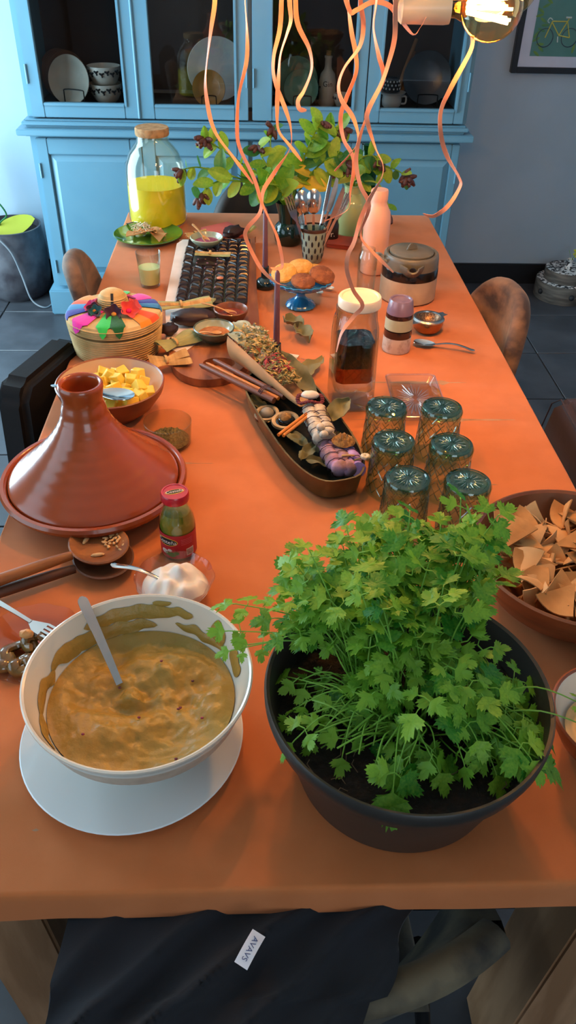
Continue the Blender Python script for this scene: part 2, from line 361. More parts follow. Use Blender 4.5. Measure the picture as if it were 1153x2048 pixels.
for k in range(2):
    t = thing('bowl', ('lower', 'upper')[k]+' white bowl with black flowers in the stacked pair behind glass', 'bowl', (-.716, 3.36, HZ+.0005+.066*k), 0, 'stacked flowered bowls')
    H = .074; obj('body', G().lathe([(0, 0), (.035, 0), (.05, .012), (.068, .045), (.07, H), (.067, H), (.062, .04), (.03, .012), (0, .011)], 36), m_band, t)
    fl = G()
    for q in range(9):
        a = -PI/2+(q-4)*.33; zz = .052+(.004 if q % 2 else -.003)
        for (da, dz, rr) in ((0, 0, .006), (.1, .004, .004), (-.1, .003, .0045), (.03, -.008, .004)):
            aa = a+da; r0 = .0694
            fl.ell((r0*math.cos(aa), r0*math.sin(aa), zz+dz), (rr, rr, rr*.9), 6, 4)
    obj('flower_print', fl, m_ink, t)
standing_plate('large white dinner plate standing behind the ochre plate', -.245, 3.46, .128, m_white, .13, 0, oval=.96)
standing_plate('ochre brown side plate on a wire stand in front of the big white plate', -.275, 3.335, .07, m_gold, .2, -.05)
wire_stand('black wire stand holding the ochre plate', -.275, 3.29, .06, .045, .1, 0)
g1 = glass('clear_plate_glass', '#dfe6e2', refr=0)
standing_plate('clear glass plate standing behind the green plates', .09, 3.475, .115, g1, .12)
standing_plate('larger green plate standing behind the smaller green one', .098, 3.42, .092, m_green, .15)
standing_plate('smaller pale green plate on a wire stand in the third bay', .115, 3.345, .074, m_green, .2)
wire_stand('black wire stand holding the green plates', .12, 3.29, .075, .05, .15)
t = thing('stoneware_bottle', 'cream stoneware gin bottle with cork beside the green plates', 'bottle', (.232, 3.39, HZ))
obj('body', G().lathe([(0, 0), (.034, 0), (.036, .004), (.036, .095), (.031, .12), (.017, .138), (.0145, .15), (.0145, .178), (.017, .182), (.017, .188), (.011, .189), (0, .189)], 32), m_stone, t)
obj('cork', G().lathe([(0, .1895), (.0095, .1895), (.011, .207), (0, .208)], 16), m_cork, t)
obj('lettering', wrap(text_geo('Gin', .03), .0364, .085, -PI/2-.05), m_ink, t, sm=0)
t = thing('plate_holder', 'black wire plate holder beside the stoneware bottle', 'stand', (.185, 3.375, HZ), -.6)
for s in (-.015, .015): obj('side_loop', G().tube([(s, -.03, .003), (s, -.035, .055), (s, 0, .075), (s, .03, .06), (s, .035, .003)], .0025, 6), m_wire, t)
for y_, z_ in ((-.035, .055), (.03, .06)): obj('cross_bar', G().tube([(-.015, y_, z_), (.015, y_, z_)], .0025, 6), m_wire, t)
t = thing('mortar', 'small grey patterned bowl beside the stoneware bottle', 'bowl', (.292, 3.36, HZ))
obj('body', G().lathe([(0, 0), (.018, 0), (.022, .006), (.032, .03), (.034, .052), (.031, .052), (.028, .03), (0, .01)], 28), m_stone, t)
fl = G()
for q in range(10): a = 2*PI*q/10; fl.ell((.0325*math.cos(a), .0325*math.sin(a), .035), (.006, .006, .006), 6, 4)
obj('dark_motif', fl, M('slate_glaze', '#4a4f58', .4, col2='#3e434c', ns=30), t)
t = thing('lidded_pot', 'white patterned pot in the right glazed bay', 'pot', (.51, 3.345, HZ))
obj('body', G().lathe([(0, 0), (.028, 0), (.04, .012), (.043, .03), (.04, .048), (.044, .056), (.041, .056), (.036, .046), (0, .044)], 32), m_white, t)
obj('handle', G().tube(spline([(.04, 0, .045), (.06, 0, .045), (.06, 0, .02), (.04, 0, .018)], 4), .004, 6), m_white, t)
obj('saucer', G().lathe([(0, .0565), (.052, .0565), (.058, .064), (.05, .0635), (0, .061)], 32), m_white, t)
t = thing('dotted_cup', 'small black cup with white dots upside down on the white pot', 'cup', (.505, 3.345, HZ+.0665))
obj('body', G().lathe([(0, 0), (.036, 0), (.036, .008), (.034, .03), (.027, .045), (.02, .047), (.02, .052), (0, .052)], 32), m_ink, t)
fl = G()
for row, zz in enumerate((.012, .026, .039)):
    for q in range(13):
        a = 2*PI*(q+.5*row)/13; r0 = (.0355, .0345, .0305)[row]
        fl.ell((r0*math.cos(a), r0*math.sin(a), zz), (.0035, .0035, .0045), 6, 4)
obj('white_dots', fl, m_white, t)
standing_plate('big dark pewter tray standing in the right bay', .672, 3.46, .105, m_pewter, .16, 0, oval=1.0)
wire_stand('black wire stand holding the pewter tray', .665, 3.34, .085, .055, .16)
for k, (x, tx, zz, lab) in enumerate(((.53, .625, .235, 'longer wooden stick leaning behind the dotted cup'), (.555, .622, .185, 'shorter wooden stick leaning behind the dotted cup'))):
    o = obj('wooden_stick', G().tube([(0, 0, .004), ((tx-x)*.5, .08, zz*.5), (tx-x, .13, zz)], [.009, .01, .008], 10), m_wood, None, (x, 3.41+.01*k, HZ+.003)); tag(o, lab, 'stick')
# ---------------------------------------------------------------- dining table, cloth, chairs
m_oak = M('oak_leg', '#b58a66', .65, col2='#936a48', ns=6, nd=6, stretch=(3, 3, .5), bump=.25, bs=40)
tbl = thing('dining_table', 'long wooden dining table with thick square legs under the orange cloth', 'table', (0, 1.14, 0))
obj('table_top', G().box(-.495, .495, -1.135, 1.135, .727, .757), m_oak, tbl, bev=.004)
for sx in (-1, 1):
    for sy in (-1, 1):
        g = G(); yo = sy*(-1.1); yi = sy*(-.975)
        pr = [(.305, yo), (.405, yo), (.405, yi), (.305, yi)]
        b = [Vector((sx*x, -y if 0 else y, .0005)) for x, y in pr]; tp = [Vector((sx*(x+.045), y, .726)) for x, y in pr]
        g.add(b+tp, [(3, 2, 1, 0), (4, 5, 6, 7)]+[(i, (i+1) % 4, 4+(i+1) % 4, 4+i) for i in range(4)])
        obj('leg', g, m_oak, tbl, bev=.004)
for sx in (-1, 1): obj('apron', G().box(sx*.4-.012, sx*.4+.012, -.93, .93, .66, .7265), m_oak, tbl, bev=.003)

for yy in (-1.085, 1.065): obj('apron', G().box(-.345, .345, yy, yy+.02, .672, .7265), m_oak, tbl, bev=.003)
m_cloth = M('orange_cloth', '#cb7642', .78, col2='#c4703c', ns=14, nd=5, bump=.12, bs=900, bdist=.0006, sheen=.15, spec=.25)
def cloth():
    xs = [-.5+i/60 for i in range(61)]; ys = [.0+2.285*j/130 for j in range(131)]
    drop = [(.003, -.001), (.0055, -.0045), (.0065, -.012), (.0075, -.026), (.0085, -.042)]
    def wr(x, y):
        z = 0
        for (y0, sl, x0, x1, a) in ((.96, .02, .05, .5, 1.6), (.72, .06, .1, .5, 1.4), (.80, -.03, -.3, .1, 1.3), (1.12, .02, .1, .5, 1.5), (1.6, .01, .1, .5, .9), (.37, .05, -.1, .14, 1.4), (.46, -.02, -.15, .15, 1.2), (.57, .03, -.15, .12, 1.2), (1.75, .02, -.5, -.3, .9), (.075, .01, -.5, .5, .8)):
            f = max(0, min(1, (x-x0)/.06))*max(0, min(1, (x1+.02-x)/.06)); d = (y-y0-sl*x)/.007
            z -= a*.0017*f*math.exp(-d*d)
        for (x0, y0, y1, a) in ((-.02, .25, 1.1, 1.1), (.33, .5, 2.2, .8), (-.33, .02, .4, .8)):
            f = max(0, min(1, (y-y0)/.1))*max(0, min(1, (y1-y)/.1)); d = (x-x0)/.009
            z -= a*.0017*f*math.exp(-d*d)
        z += .0007*noise.noise(Vector((x*9, y*9, 2)))+.0005*noise.noise(Vector((x*25, y*22, 5)))-.0010
        return min(z, 0)
    W = len(xs); g = G(); D = drop
    # profile across: left drop reversed, top, right drop
    cols = [(-.5-d, z) for d, z in reversed(D)]+[(x, 0) for x in xs]+[(.5+d, z) for d, z in D]
    rows = [(0-d, z) for d, z in reversed(D)]+[(y, 0) for y in ys]+[(2.285+d, z) for d, z in D]
    vs = []
    for (y, zy) in rows:
        for (x, zx) in cols:
            z = min(zx, zy) if (zx or zy) else 0
            ex = ey = 0
            if zx: ex = math.copysign(abs(zx)*.25*max(0, noise.noise(Vector((y*7, 3, 1)))+.25), x)
            if zy: ey = math.copysign(abs(zy)*.25*max(0, noise.noise(Vector((x*7, 8, 1)))+.25), y-1)
            zt = .76+z + (wr(x, y) if not (zx or zy) else 0)
            vs.append((x+ex, y+ey, zt))
    n = len(cols); g.add(vs, [(j*n+i, j*n+i+1, (j+1)*n+i+1, (j+1)*n+i) for j in range(len(rows)-1) for i in range(n-1)])
    return g
tag(obj('tablecloth', cloth(), m_cloth, sm=60), 'creased terracotta orange cloth covering the long table', 'tablecloth')

m_velvet = M('brown_velvet', '#8a6345', .75, col2='#33211a', ns=9, nd=7, lo=.40, hi=.62, stretch=(1, 1, 1.6), sheen=.15, bump=.3, bs=50)
m_olive = M('olive_velvet', '#6b6049', .7, col2='#23211d', ns=11, nd=8, lo=.40, hi=.62, sheen=.1, bump=.3, bs=50)
m_shell = M('dark_shell', '#25211f', .6, col2='#2d2825', ns=9, sheen=.05)
m_leath = M('black_leather', '#09080b', .7, spec=.25, col2='#0c0b0f', ns=12, bump=.15, bs=70)
m_plum = M('plum_leather', '#33191c', .6, col2='#2b1417', ns=9, bump=.15, bs=70, sheen=.1)
m_bmet = M('black_metal', '#18181a', .4, metal=.6, col2='#1e1e20', ns=20)
m_chrome = M('chrome', '#c8cacd', .15, metal=1, col2='#bfc1c4', ns=8)
def shell_chair(label, x, y, rz, face, top, group=None, half=.235, legs=True, name='shell_chair', wing=.12, ang=1.05, dropk=.30, dp=3.2, rise=0, sw=.225):
    # tub chair: local +y is where the sitter looks; rounded shell back
    t = thing(name, label, 'chair', (x, y, 0), rz, group)
    g = G(); 
    def seat(u, v):
        a = (u-.5)*2; b = v
        yy = -.19+.42*b; xx = a*(sw-.03*b); ed = (1-abs(a)**6)*(1-abs(2*b-1)**8)
        return (xx, yy, .40+.07*ed**.4)
    g.sheet(seat, 20, 16, thick=.03); obj('seat', g, face, t, sm=70)
    def back(u, v, off=0):
        a = (u-.5)*2; ph = a*ang
        lo = .40+rise*min(1, abs(a)*1.15)**2; h = lo+((top-.40)*(1-dropk*abs(a)**dp)+.40-lo)*v
        R = half/math.sin(ang)
        r = R+off
        xx = r*math.sin(ph); yy = -.20+(R-.0)*(1-math.cos(ph))-wing*.0-(off*math.cos(ph))-.07*v
        return (xx, yy+.0, h)
    g = G(); nu, nv = 26, 14
    outer = [[Vector(back(i/nu, j/nv, .022)) for i in range(nu+1)] for j in range(nv+1)]
    inner = [[Vector(back(i/nu, j/nv, -.022)) for i in range(nu+1)] for j in range(nv+1)]
    # padded loop cross-section: inner face up, over a round rim
    def strip(A, mi): 
        vs = [v for r in A for v in r]; n = len(A[0]); m = len(A)
        return vs, [(j*n+i, j*n+i+1, (j+1)*n+i+1, (j+1)*n+i) for j in range(m-1) for i in range(n-1)]
    rim = []
    for k in range(7):
        q = PI*k/6; row = []
        for i in range(nu+1):
            o, n_ = outer[nv][i], inner[nv][i]; mid = (o+n_)/2; d = (n_-o)/2
            row.append(mid+d*math.cos(q)+Vector((0, 0, .022*math.sin(q))))
        rim.append(row)
    vs, fs = strip(inner+rim, 0); gi = G(); gi.add(vs, fs)
    for s in (0, nu):
        col = [inner[j][s] for j in range(nv+1)]; colo = [outer[j][s] for j in range(nv+1)]; e = Vector(((-1 if s == 0 else 1)*.012, .016, 0))
        A = [col, [(p+q)/2+e for p, q in zip(col, colo)], colo]; vs, fs = strip(A, 0); gi.add(vs, fs)
    obj('backrest', gi, face, t, sm=70)
    vs, fs = strip(outer, 0); go = G(); go.add(vs, fs); vs, fs = strip([[inner[0][i] for i in range(nu+1)], outer[0]], 0); go.add(vs, fs)
    obj('outer_shell', go, m_shell if face is not m_olive else m_olive, t, sm=70)
    if legs:
        for sx in (-1, 1):
            for sy in (-1, 1):
                obj('leg', G().tube([(sx*.15, sy*.12+.02, .395), (sx*.2, sy*.19+.02, .0125)], [.014, .011], 10), m_bmet, t)
    return t
shell_chair('mottled brown velvet chair at the left of the table, far end', -.305, 1.69, -PI/2+.10, m_velvet, .82, half=.165, ang=.72, dropk=.42)
shell_chair('mottled brown velvet chair at the right of the table', .308, 1.45, PI/2+.08, m_velvet, .82, half=.20, ang=.72, dropk=.42)
shell_chair('dark chair at the far end of the table below the flowers', -.06, 2.16, PI, m_shell, .815, half=.16)
nc = shell_chair('olive grey velvet chair at the near end under the black garment', .005, .19, 0, m_olive, .665, half=.195, ang=.74, dropk=.10, dp=6, rise=.19, sw=.15)
def block_chair(label, x, y, rz, mat, top, lean=.06, tw=.205):
    t = thing('upholstered_chair', label, 'chair', (x, y, 0), rz)
    obj('seat', G().box(-.215, .215, -.20, .22, .40, .48), mat, t, bev=.03, seg=4)
    g = G()
    pts = [(-.215, .465), (.215, .465), (tw, top-.03), (tw-.035, top), (.035-tw, top), (-tw, top-.03)]
    M4 = Matrix(((1, 0, 0, 0), (0, 0, -1, -.205), (0, 1, 0, 0), (0, 0, 0, 1)))
    g.prism(pts, -.035, .04, M4=M4)
    g.v = [(a, b-(c-.465)*lean/.4, c) for a, b, c in g.v]
    obj('backrest', g, mat, t, bev=.016, seg=3)
    g = G(); q = [Vector((a, -.205-.033-(b-.465)*lean/.4, b)) for a, b in pts[2:]+pts[:2]]
    obj('seam', G().tube([(a*.985, -.166-(b-.465)*lean/.4, b-.004) for a, b in [pts[1], pts[2], pts[3], pts[4], pts[5], pts[0]]], .0015, 6), mat, t) if mat is m_plum else None
    for sx in (-1, 1):
        for sy in (-1, 1): obj('leg', G().box(sx*.18-.018, sx*.18+.018, sy*.17-.018, sy*.17+.018, .0005, .399), m_bmet, t, bev=.003)
    return t
block_chair('black chair at the left of the table beside the tagine and basket', -.325, 1.10, -PI/2-.33, m_leath, .785, .05, .14)
block_chair('dark plum leather chair at the right of the table', .37, .90, PI/2-.03, m_plum, .755, .06)
block_chair('black chair barely in view at the left edge behind the tagine', -.46, .60, -PI/2, m_leath, .76, .03)
# chrome foot rail of the near chair
obj('foot_rail', G().tube([(.16, .14, .055), (.33, .15, .055)], .009, 10).tube([(.16, .14, .055), (.16, .06, .055)], .009, 10), m_chrome, nc, label='chrome foot rail')

# black garment thrown over the near chair
m_garm = M('black_cotton', '#101218', .9, col2='#141821', ns=6, sheen=.10, bump=.2, bs=400, bdist=.001)
def garment(u, v):
    # v = 0 under the table edge, out over the chair's back, then hanging down behind it
    if v < .62: q = v/.62; y = .05-.165*q; z = .704-.022*q+.012*math.sin(PI*q)
    else:
        q = (v-.62)/.38; a = min(q*4, 1)*PI/2; y = -.115-.022*math.sin(a); z = .682-.022*(1-math.cos(a))-max(0, q-.25)*.38
    xr = .112-.6*max(0, .02-y) if y > -.09 else .03
    xr += .008*math.sin(y*60); xl = -.287-.06*max(0, .02-y)
    x = xl+(xr-xl)*u
    f = 0
    for (c0, sl, a, wd) in ((.10, .55, .020, .05), (.34, .80, .032, .05), (.60, .95, .034, .05), (.84, .7, .026, .05), (1.02, .5, .02, .05)):
        d = (u-c0+sl*(v-.3))/wd; f += a*math.exp(-abs(d)*(1.1 if d > 0 else .55))
    k = min(1, .25+v*1.4); n = noise.noise(Vector((u*5, v*4, 3)))
    return (x, y-f*k*.25, z+f*k+.008*n*k)
jt = thing('garment', 'black cotton garment draped over the near chair with a small white tag', 'garment', (0, 0, 0))
obj('cloth', G().sheet(garment, 70, 60, thick=.003), m_garm, jt, sm=80)
g = G()
M4 = Matrix.Translation((-.089, -.058, .740)) @ Euler((.12, .05, -.55)).to_matrix().to_4x4()
g.sheet(lambda u, v: (.0125*(u-.5)*2*.62, (v-.5)*.036, .002+.002*math.sin(PI*v)), 2, 8, thick=.0006); g.move(M4)
tg = obj('care_tag', g, M('white_satin', '#e6e9f2', .4, col2='#dde0ea', ns=30), jt, label='white sewn-in tag with blue lettering')
g = text_geo('AVAVS', .0085); g.move(T(rz=-PI/2)); g.v = [(x, y, .0042+z) for x, y, z in g.v]; g.move(M4)
obj('lettering', g, M('blue_ink', '#3a4a7c', .6, col2='#33426f', ns=20), tg, sm=0)
# ---------------------------------------------------------------- glass, ceramics, lamp
m_glass = glass('clear_glass', '#fbfdfc', ior=1.6, edge='#c3cfca')
m_thin = glass('thin_glass', '#fbfcfc', refr=0, ior=1.6, edge='#d3ddd9')
m_green_t = glass('aqua_glass', '#f6fbf9', ior=1.55, edge='#a3d2c7')
m_steel = M('polished_steel', '#c9c8c6', .16, metal=1, col2='#bdbcba', ns=9)
m_steelb = M('brushed_steel', '#b5b3b0', .3, metal=1, col2='#a5a3a0', ns=40)
def spoon(name, label, cat, loc, rot, L=.15, bw=.021, mat=None, group=None, hw=.004, bl=None, curve=.008, bowl_deep=.006):
    # bowl at the origin end, handle along +x
    t = thing(name, label, cat, loc, 0, group); t.rotation_euler = rot
    mat = mat or m_steel; bl = bl or bw*1.6; g = G()
    def bowl(u, v):
        a = 2*PI*u; r = v; x = bl*r*math.cos(a)*(1+.0*r); y = bw*r*math.sin(a)*(1-.15*math.cos(a)*r)
        return (x, y, bowl_deep*(r*r)-bowl_deep)
    g.sheet(bowl, 24, 6, thick=.0012); obj('bowl', g, mat, t, sm=80)
    g = G(); n = 14
    def hd(u, v):
        q = v; x = bl*.93+(L-bl)*q; wd = hw*(.62+.55*q**1.5) if q < .93 else hw*1.17*math.sqrt(max(.05, 1-((q-.93)/.075)**2))
        return (x, (u-.5)*2*wd, -.001+curve*math.sin(PI*min(1, q*1.1))*(1 if curve else 0)-.0006*abs(u-.5)*2)
    g.sheet(hd, 4, 20, thick=.0016); obj('handle', g, mat, t, sm=80); return t
# juice jar
m_juice = leafmat('yellow_juice', '#fff032', '#ffea2a', .2)
t = thing('juice_jar', 'big glass jar of yellow juice with a cork lid at the far left corner', 'jar', (-.393, 2.178, TZ))
prof = [(0, 0), (.076, 0), (.088, .006), (.092, .018), (.092, .155), (.088, .185), (.076, .214), (.06, .234), (.05, .244), (.048, .262)]
obj('body', G().lathe(prof+[(r-.003, z+(.003 if z < .1 else 0)) for r, z in reversed(prof[1:])]+[(0, .004)], 48), glass('jar_glass', '#fffefb', ior=1.5, edge='#f4f3ea'), t)
jp = [(0, .0045), (.075, .0045), (.086, .01), (.0885, .02), (.0885, .122), (.0, .122)]
obj('juice', G().lathe(jp, 48), m_juice, t)
obj('cork_lid', G().lathe([(0, .2625), (.05, .2625), (.0515, .266), (.0515, .281), (.049, .285), (0, .285)], 40), m_cork, t)
# small tumbler of lemonade
t = thing('drinking_glass', 'clear tumbler half full of pale lemon drink on the left side', 'glass', (-.366, 1.656, TZ))
obj('body', G().lathe([(0, 0), (.025, 0), (.0265, .003), (.033, .093), (.032, .0935), (.0255, .009), (0, .008)], 40), m_thin, t)
obj('lemonade', G().lathe([(0, .0085), (.0252, .0092), (.0288, .052), (0, .052)], 40), M('lemonade', '#eef0a8', .25, col2='#e8eaa0', ns=4, sss=.3), t)
# dark green vase and holders
m_dkg = M('dark_green_glaze', '#0f2a22', .12, col2='#0b1f1a', ns=12, coat=.4)
t = thing('dark_green_vase', 'dark green waisted vase holding flowers behind the cutlery', 'vase', (.020, 2.0, TZ))
obj('body', G().lathe([(0, 0), (.034, 0), (.042, .01), (.045, .03), (.040, .055), (.030, .066), (.031, .085), (.040, .118), (.042, .125), (.039, .125), (.028, .085), (.026, .066), (.035, .045), (.037, .02), (0, .012)], 40), m_dkg, t)
m_lgg = glass('pale_green_glass', '#a9cf98', refr=.0, edge='#7fae74')
m_lg = M('pale_green_gloss', '#c3cf94', .12, col2='#a6c68c', ns=5, coat=.5, trans=.25, sss=.1)
t = thing('pale_green_vase', 'pale green glass bottle vase holding drooping flowers beside the pink bottle', 'vase', (.222, 2.10, TZ))
obj('body', G().lathe([(0, 0), (.044, 0), (.05, .006), (.05, .085), (.047, .105), (.036, .118), (.028, .126), (.028, .145), (.032, .148), (.026, .149), (.023, .128), (.04, .1), (.045, .02), (0, .012)], 40), m_lg, t)
m_egb = glass('emerald_glass', '#7fc7a0', refr=.2, edge='#2f8a62')
t = thing('green_bottle', 'square shouldered clear green bottle at the far end behind the vase', 'bottle', (.268, 2.2, TZ))
g = G(); sqw = lambda a, r, z: (1/max(abs(math.cos(a)), abs(math.sin(a)))*.86 if r > .025 else 1)
pr = [(0, 0), (.036, 0), (.038, .004), (.038, .17), (.034, .19), (.018, .2), (.0135, .206), (.0135, .224), (.017, .226), (.017, .24), (.0125, .241)]
g.lathe(pr+[(r-.003, z) for r, z in reversed(pr[2:])]+[(0, .006)], 40, wob=lambda a, r, z: min(1.12, sqw(a, r, z))); obj('body', g, m_egb, t)
t = thing('small_jar', 'small dark pot with pale lettering half hidden behind the cutlery', 'jar', (.150, 2.02, TZ))
obj('body', G().lathe([(0, 0), (.024, 0), (.026, .004), (.026, .052), (.023, .06), (.023, .07), (.02, .07), (.02, .06), (0, .05)], 28), M('dark_brown_glaze', '#2a211c', .25, col2='#221a16', ns=9), t)
obj('lettering', wrap(text_geo('Fr.', .024), .0263, .03, -PI/2), m_stone, t, sm=0)
# cutlery pot
m_cut = M('speckled_pot_glaze', '#8fa89a', .22, col2='#5b4636', ns=16, lo=.5, hi=.75, coat=.4)
t = thing('cutlery_pot', 'grey green ceramic pot with dark drip dashes full of cutlery', 'pot', (.086, 1.853, TZ))
H = .098; obj('body', G().lathe([(0, 0), (.026, 0), (.028, .003), (.037, .092), (.038, H), (.035, H), (.033, .09), (.024, .006), (0, .006)], 40), m_cut, t)
obj('brown_rim', G().lathe([(.0381, H-.008), (.0392, H-.003), (.0385, H+.001), (.0345, H+.0012), (.0342, H-.004)], 40), M('brown_rim_glaze', '#4b2f22', .25, col2='#3d251b', ns=20), t)
g = G()
for row in range(4):
    for q in range(11):
        a = 2*PI*(q+.5*(row % 2))/11; z = .02+row*.019; r0 = .0283+(z-.003)/.089*.009
        M4 = T(r0*math.cos(a), r0*math.sin(a), z, a) @ T(ry=.1); g.ell((0, 0, 0), (.0012, .0032, .0085), 8, 5, M4=M4)
        g.v[-0:] = g.v[-0:]
k = 0
g = G()
for row in range(4):
    for q in range(11):
        a = 2*PI*(q+.5*(row % 2))/11; z = .02+row*.019; r0 = .0283+(z-.003)/.089*.009
        e = G(); e.ell((0, 0, 0), (.0012, .0032, .0085), 8, 5); e.move(T(r0*math.cos(a), r0*math.sin(a), z, a) @ T(ry=.1)); g.add(e.v, e.f)
obj('dark_dashes', g, m_ink, t, kind='stuff')
def upright(name, label, kind, dx, dy, lean, az, L, yaw=0):
    # a piece of cutlery standing in the pot, business end up
    t = thing(name, label, kind, (.086+dx, 1.853+dy, TZ+.012))
    t.rotation_euler = (Matrix.Rotation(az, 3, 'Z') @ Matrix.Rotation(lean, 3, 'Y') @ Matrix.Rotation(yaw, 3, 'Z')).to_euler()
    hL = L*.62
    obj('handle', G().sheet(lambda u, v: ((u-.5)*2*(.006-.003*v), -.0012, hL*v), 3, 10, thick=.0022).move(T()), m_steel, t, sm=50)
    if kind == 'spoon':
        def bw(u, v):
            a = 2*PI*u; return (.021*v*math.sin(a), .008*(1-v*v), hL+.031+.034*v*math.cos(a))
        obj('bowl', G().sheet(bw, 26, 7, thick=.0014), m_steel, t, sm=80)
    elif kind == 'knife':
        poly = [(-.005, hL-.002), (.006, hL-.002), (.0095, hL+.02), (.0095, hL+.06), (.004, L+.008), (-.004, L+.012), (-.0055, hL+.06)]
        M4 = Matrix(((1, 0, 0, 0), (0, 0, 1, -.002), (0, 1, 0, 0), (0, 0, 0, 1)))
        obj('blade', G().prism(poly, 0, .0014, M4=M4), m_steelb, t, sm=30)
    else:
        M4 = Matrix(((1, 0, 0, 0), (0, 0, 1, -.002), (0, 1, 0, 0), (0, 0, 0, 1)))
        poly = [(-.003, hL-.002), (.003, hL-.002), (.011, hL+.014), (.0125, hL+.03)]
        x = .0125
        for q in range(4):
            x1 = x-.0045; poly += [(x, L+.004), (x1, L+.004), (x1, hL+.03)]
            if q < 3: poly += [(x1-.0023, hL+.03)]
            x = x1-.0023
        obj('tines', G().prism(poly, 0, .0015, M4=M4), m_steel, t, sm=30)
    return t
upright('serving_spoon', 'left big spoon standing bowl up in the cutlery pot', 'spoon', -.008, -.006, .17, PI+.1, .205)
upright('serving_spoon', 'second big spoon standing bowl up in the cutlery pot', 'spoon', .001, -.010, .03, PI, .208)
upright('fork', 'fork leaning left out of the cutlery pot', 'fork', -.012, .002, .36, PI-.1, .175, .1)
upright('fork', 'fork leaning right out of the cutlery pot', 'fork', .014, .0, .42, .1, .19, -.1)
upright('fork', 'short fork at the front of the cutlery pot', 'fork', -.014, -.012, .22, PI+.5, .125, .4)
upright('table_knife', 'tallest knife standing in the middle of the cutlery pot', 'knife', .006, .004, .16, .2, .215, .5)
upright('table_knife', 'shiny knife just right of the tallest one in the pot', 'knife', .010, .010, .25, .3, .21, -.3)
upright('table_knife', 'broad knife leaning right in front of the forks', 'knife', .008, -.006, .34, -.1, .20, .1)
upright('table_knife', 'steeply leaning knife at the right edge of the cutlery pot', 'knife', .016, .010, .45, .2, .185, .2)
# pink bottle and clear bottle
m_pinkb = M('peach_enamel', '#f0b295', .4, col2='#ecab8d', ns=4)
t = thing('drinks_bottle', 'matt peach coloured drinks bottle with a screw cap', 'bottle', (.255, 1.774, TZ))
obj('body', G().lathe([(0, 0), (.034, 0), (.037, .003), (.037, .148), (.034, .168), (.025, .185), (.0225, .19), (.0225, .2)], 40), m_pinkb, t)
obj('cap', G().lathe([(.0215, .2), (.0238, .2), (.0238, .222), (.022, .226), (0, .226)], 36), m_pinkb, t)
t = thing('clear_bottle', 'small empty clear glass bottle in front of the peach bottle', 'bottle', (.214, 1.612, TZ))
pr = [(0, 0), (.022, 0), (.024, .003), (.026, .085), (.024, .105), (.019, .118), (.019, .124)]
obj('body', G().lathe(pr+[(r-.002, z) for r, z in reversed(pr[2:])]+[(0, .006)], 36), m_thin, t)
# teapot
t = thing('teapot', 'stoneware teapot in olive, black and cream bands with a fin-topped lid', 'teapot', (.326, 1.60, TZ), -PI/2-.12)
m_oliveg = M('olive_grey_glaze', '#6c6455', .35, col2='#5d5748', ns=12); m_blackg = M('black_glaze', '#0e0d0d', .2, col2='#141212', ns=10, coat=.3)
m_creamg = M('sand_glaze', '#b9a286', .45, col2='#ad967b', ns=20)
obj('cream_base', G().lathe([(0, 0), (.070, 0), (.0745, .004), (.0745, .062)], 48), m_creamg, t)
obj('black_band', G().lathe([(.0745, .062), (.0746, .066), (.0738, .084), (.073, .087)], 48), m_blackg, t)
obj('body', G().lathe([(.073, .087), (.072, .11), (.070, .118), (.066, .121), (.06, .119), (.058, .11), (0, .06)], 48), m_oliveg, t)
ld = obj('lid', G().lathe([(.0575, .1185), (.0575, .1225), (.054, .125), (.02, .126), (0, .126)], 44), m_oliveg, t)
g = G(); g.prism([(-.016, .1255), (.016, .1255), (.011, .138), (.0, .143), (-.008, .141)], -.003, .003, M4=T(0, 0, 0, PI/2+.4) @ Matrix(((1, 0, 0, 0), (0, 0, 1, 0), (0, 1, 0, 0), (0, 0, 0, 1))))
obj('fin', g, m_oliveg, ld, bev=.0015)
g = G()
def sp(u, v):
    a = (u-.5)*PI*1.0; q = v
    w0 = .030*(1-q)+.012*q; h0 = .036*(1-q)+.010*q
    return (.058+.048*q, w0*math.sin(a), .108+.006*q-h0*math.cos(a))
g.sheet(sp, 14, 8, thick=-.004); obj('spout', g, m_oliveg, t, sm=60)
obj('spout_hole', G().lathe([(0, 0), (.0085, 0), (.0085, .002), (0, .002)], 16, M4=T(.1035, 0, .1075) @ T(ry=PI/2+.2)), m_blackg, t)
obj('loop', G().tube(spline([(.03, -.062, .10), (.04, -.085, .115), (.035, -.092, .122), (.018, -.08, .115), (.015, -.070, .1)], 5), .004, 8), M('grey_loop', '#8d9290', .35, col2='#80857f', ns=9), t)
# cookie stand with five biscuits
m_bluegl = M('blue_pressed_glass', '#2f98d6', .1, col2='#2487c4', ns=8, coat=.5, trans=.35)
t = thing('cake_stand', 'small blue pressed glass cake stand carrying five biscuits', 'cake stand', (.036, 1.528, TZ))
sc_ = lambda a, r, z: 1+.035*math.cos(24*a)*(1 if r > .07 else .25)
obj('foot', G().lathe([(0, 0), (.036, 0), (.039, .003), (.034, .012), (.02, .02), (.012, .028), (.011, .034), (.015, .042), (.012, .05), (.02, .056), (0, .057)], 60, wob=lambda a, r, z: 1+.03*math.cos(20*a)*(1 if z < .02 else 0)), m_bluegl, t)
obj('plate', G().lathe([(0, .0572), (.03, .0572), (.07, .062), (.08, .07), (.082, .076), (.079, .077), (.068, .067), (.03, .0625), (0, .062)], 96, wob=sc_), m_bluegl, t)
m_ck1 = M('pale_biscuit', '#e0a95c', .85, col2='#d1953f', ns=60, bump=.8, bs=160, bdist=.003); m_ck2 = M('brown_biscuit', '#9a5a32', .85, col2='#7c4424', ns=60, bump=.9, bs=140, bdist=.004)
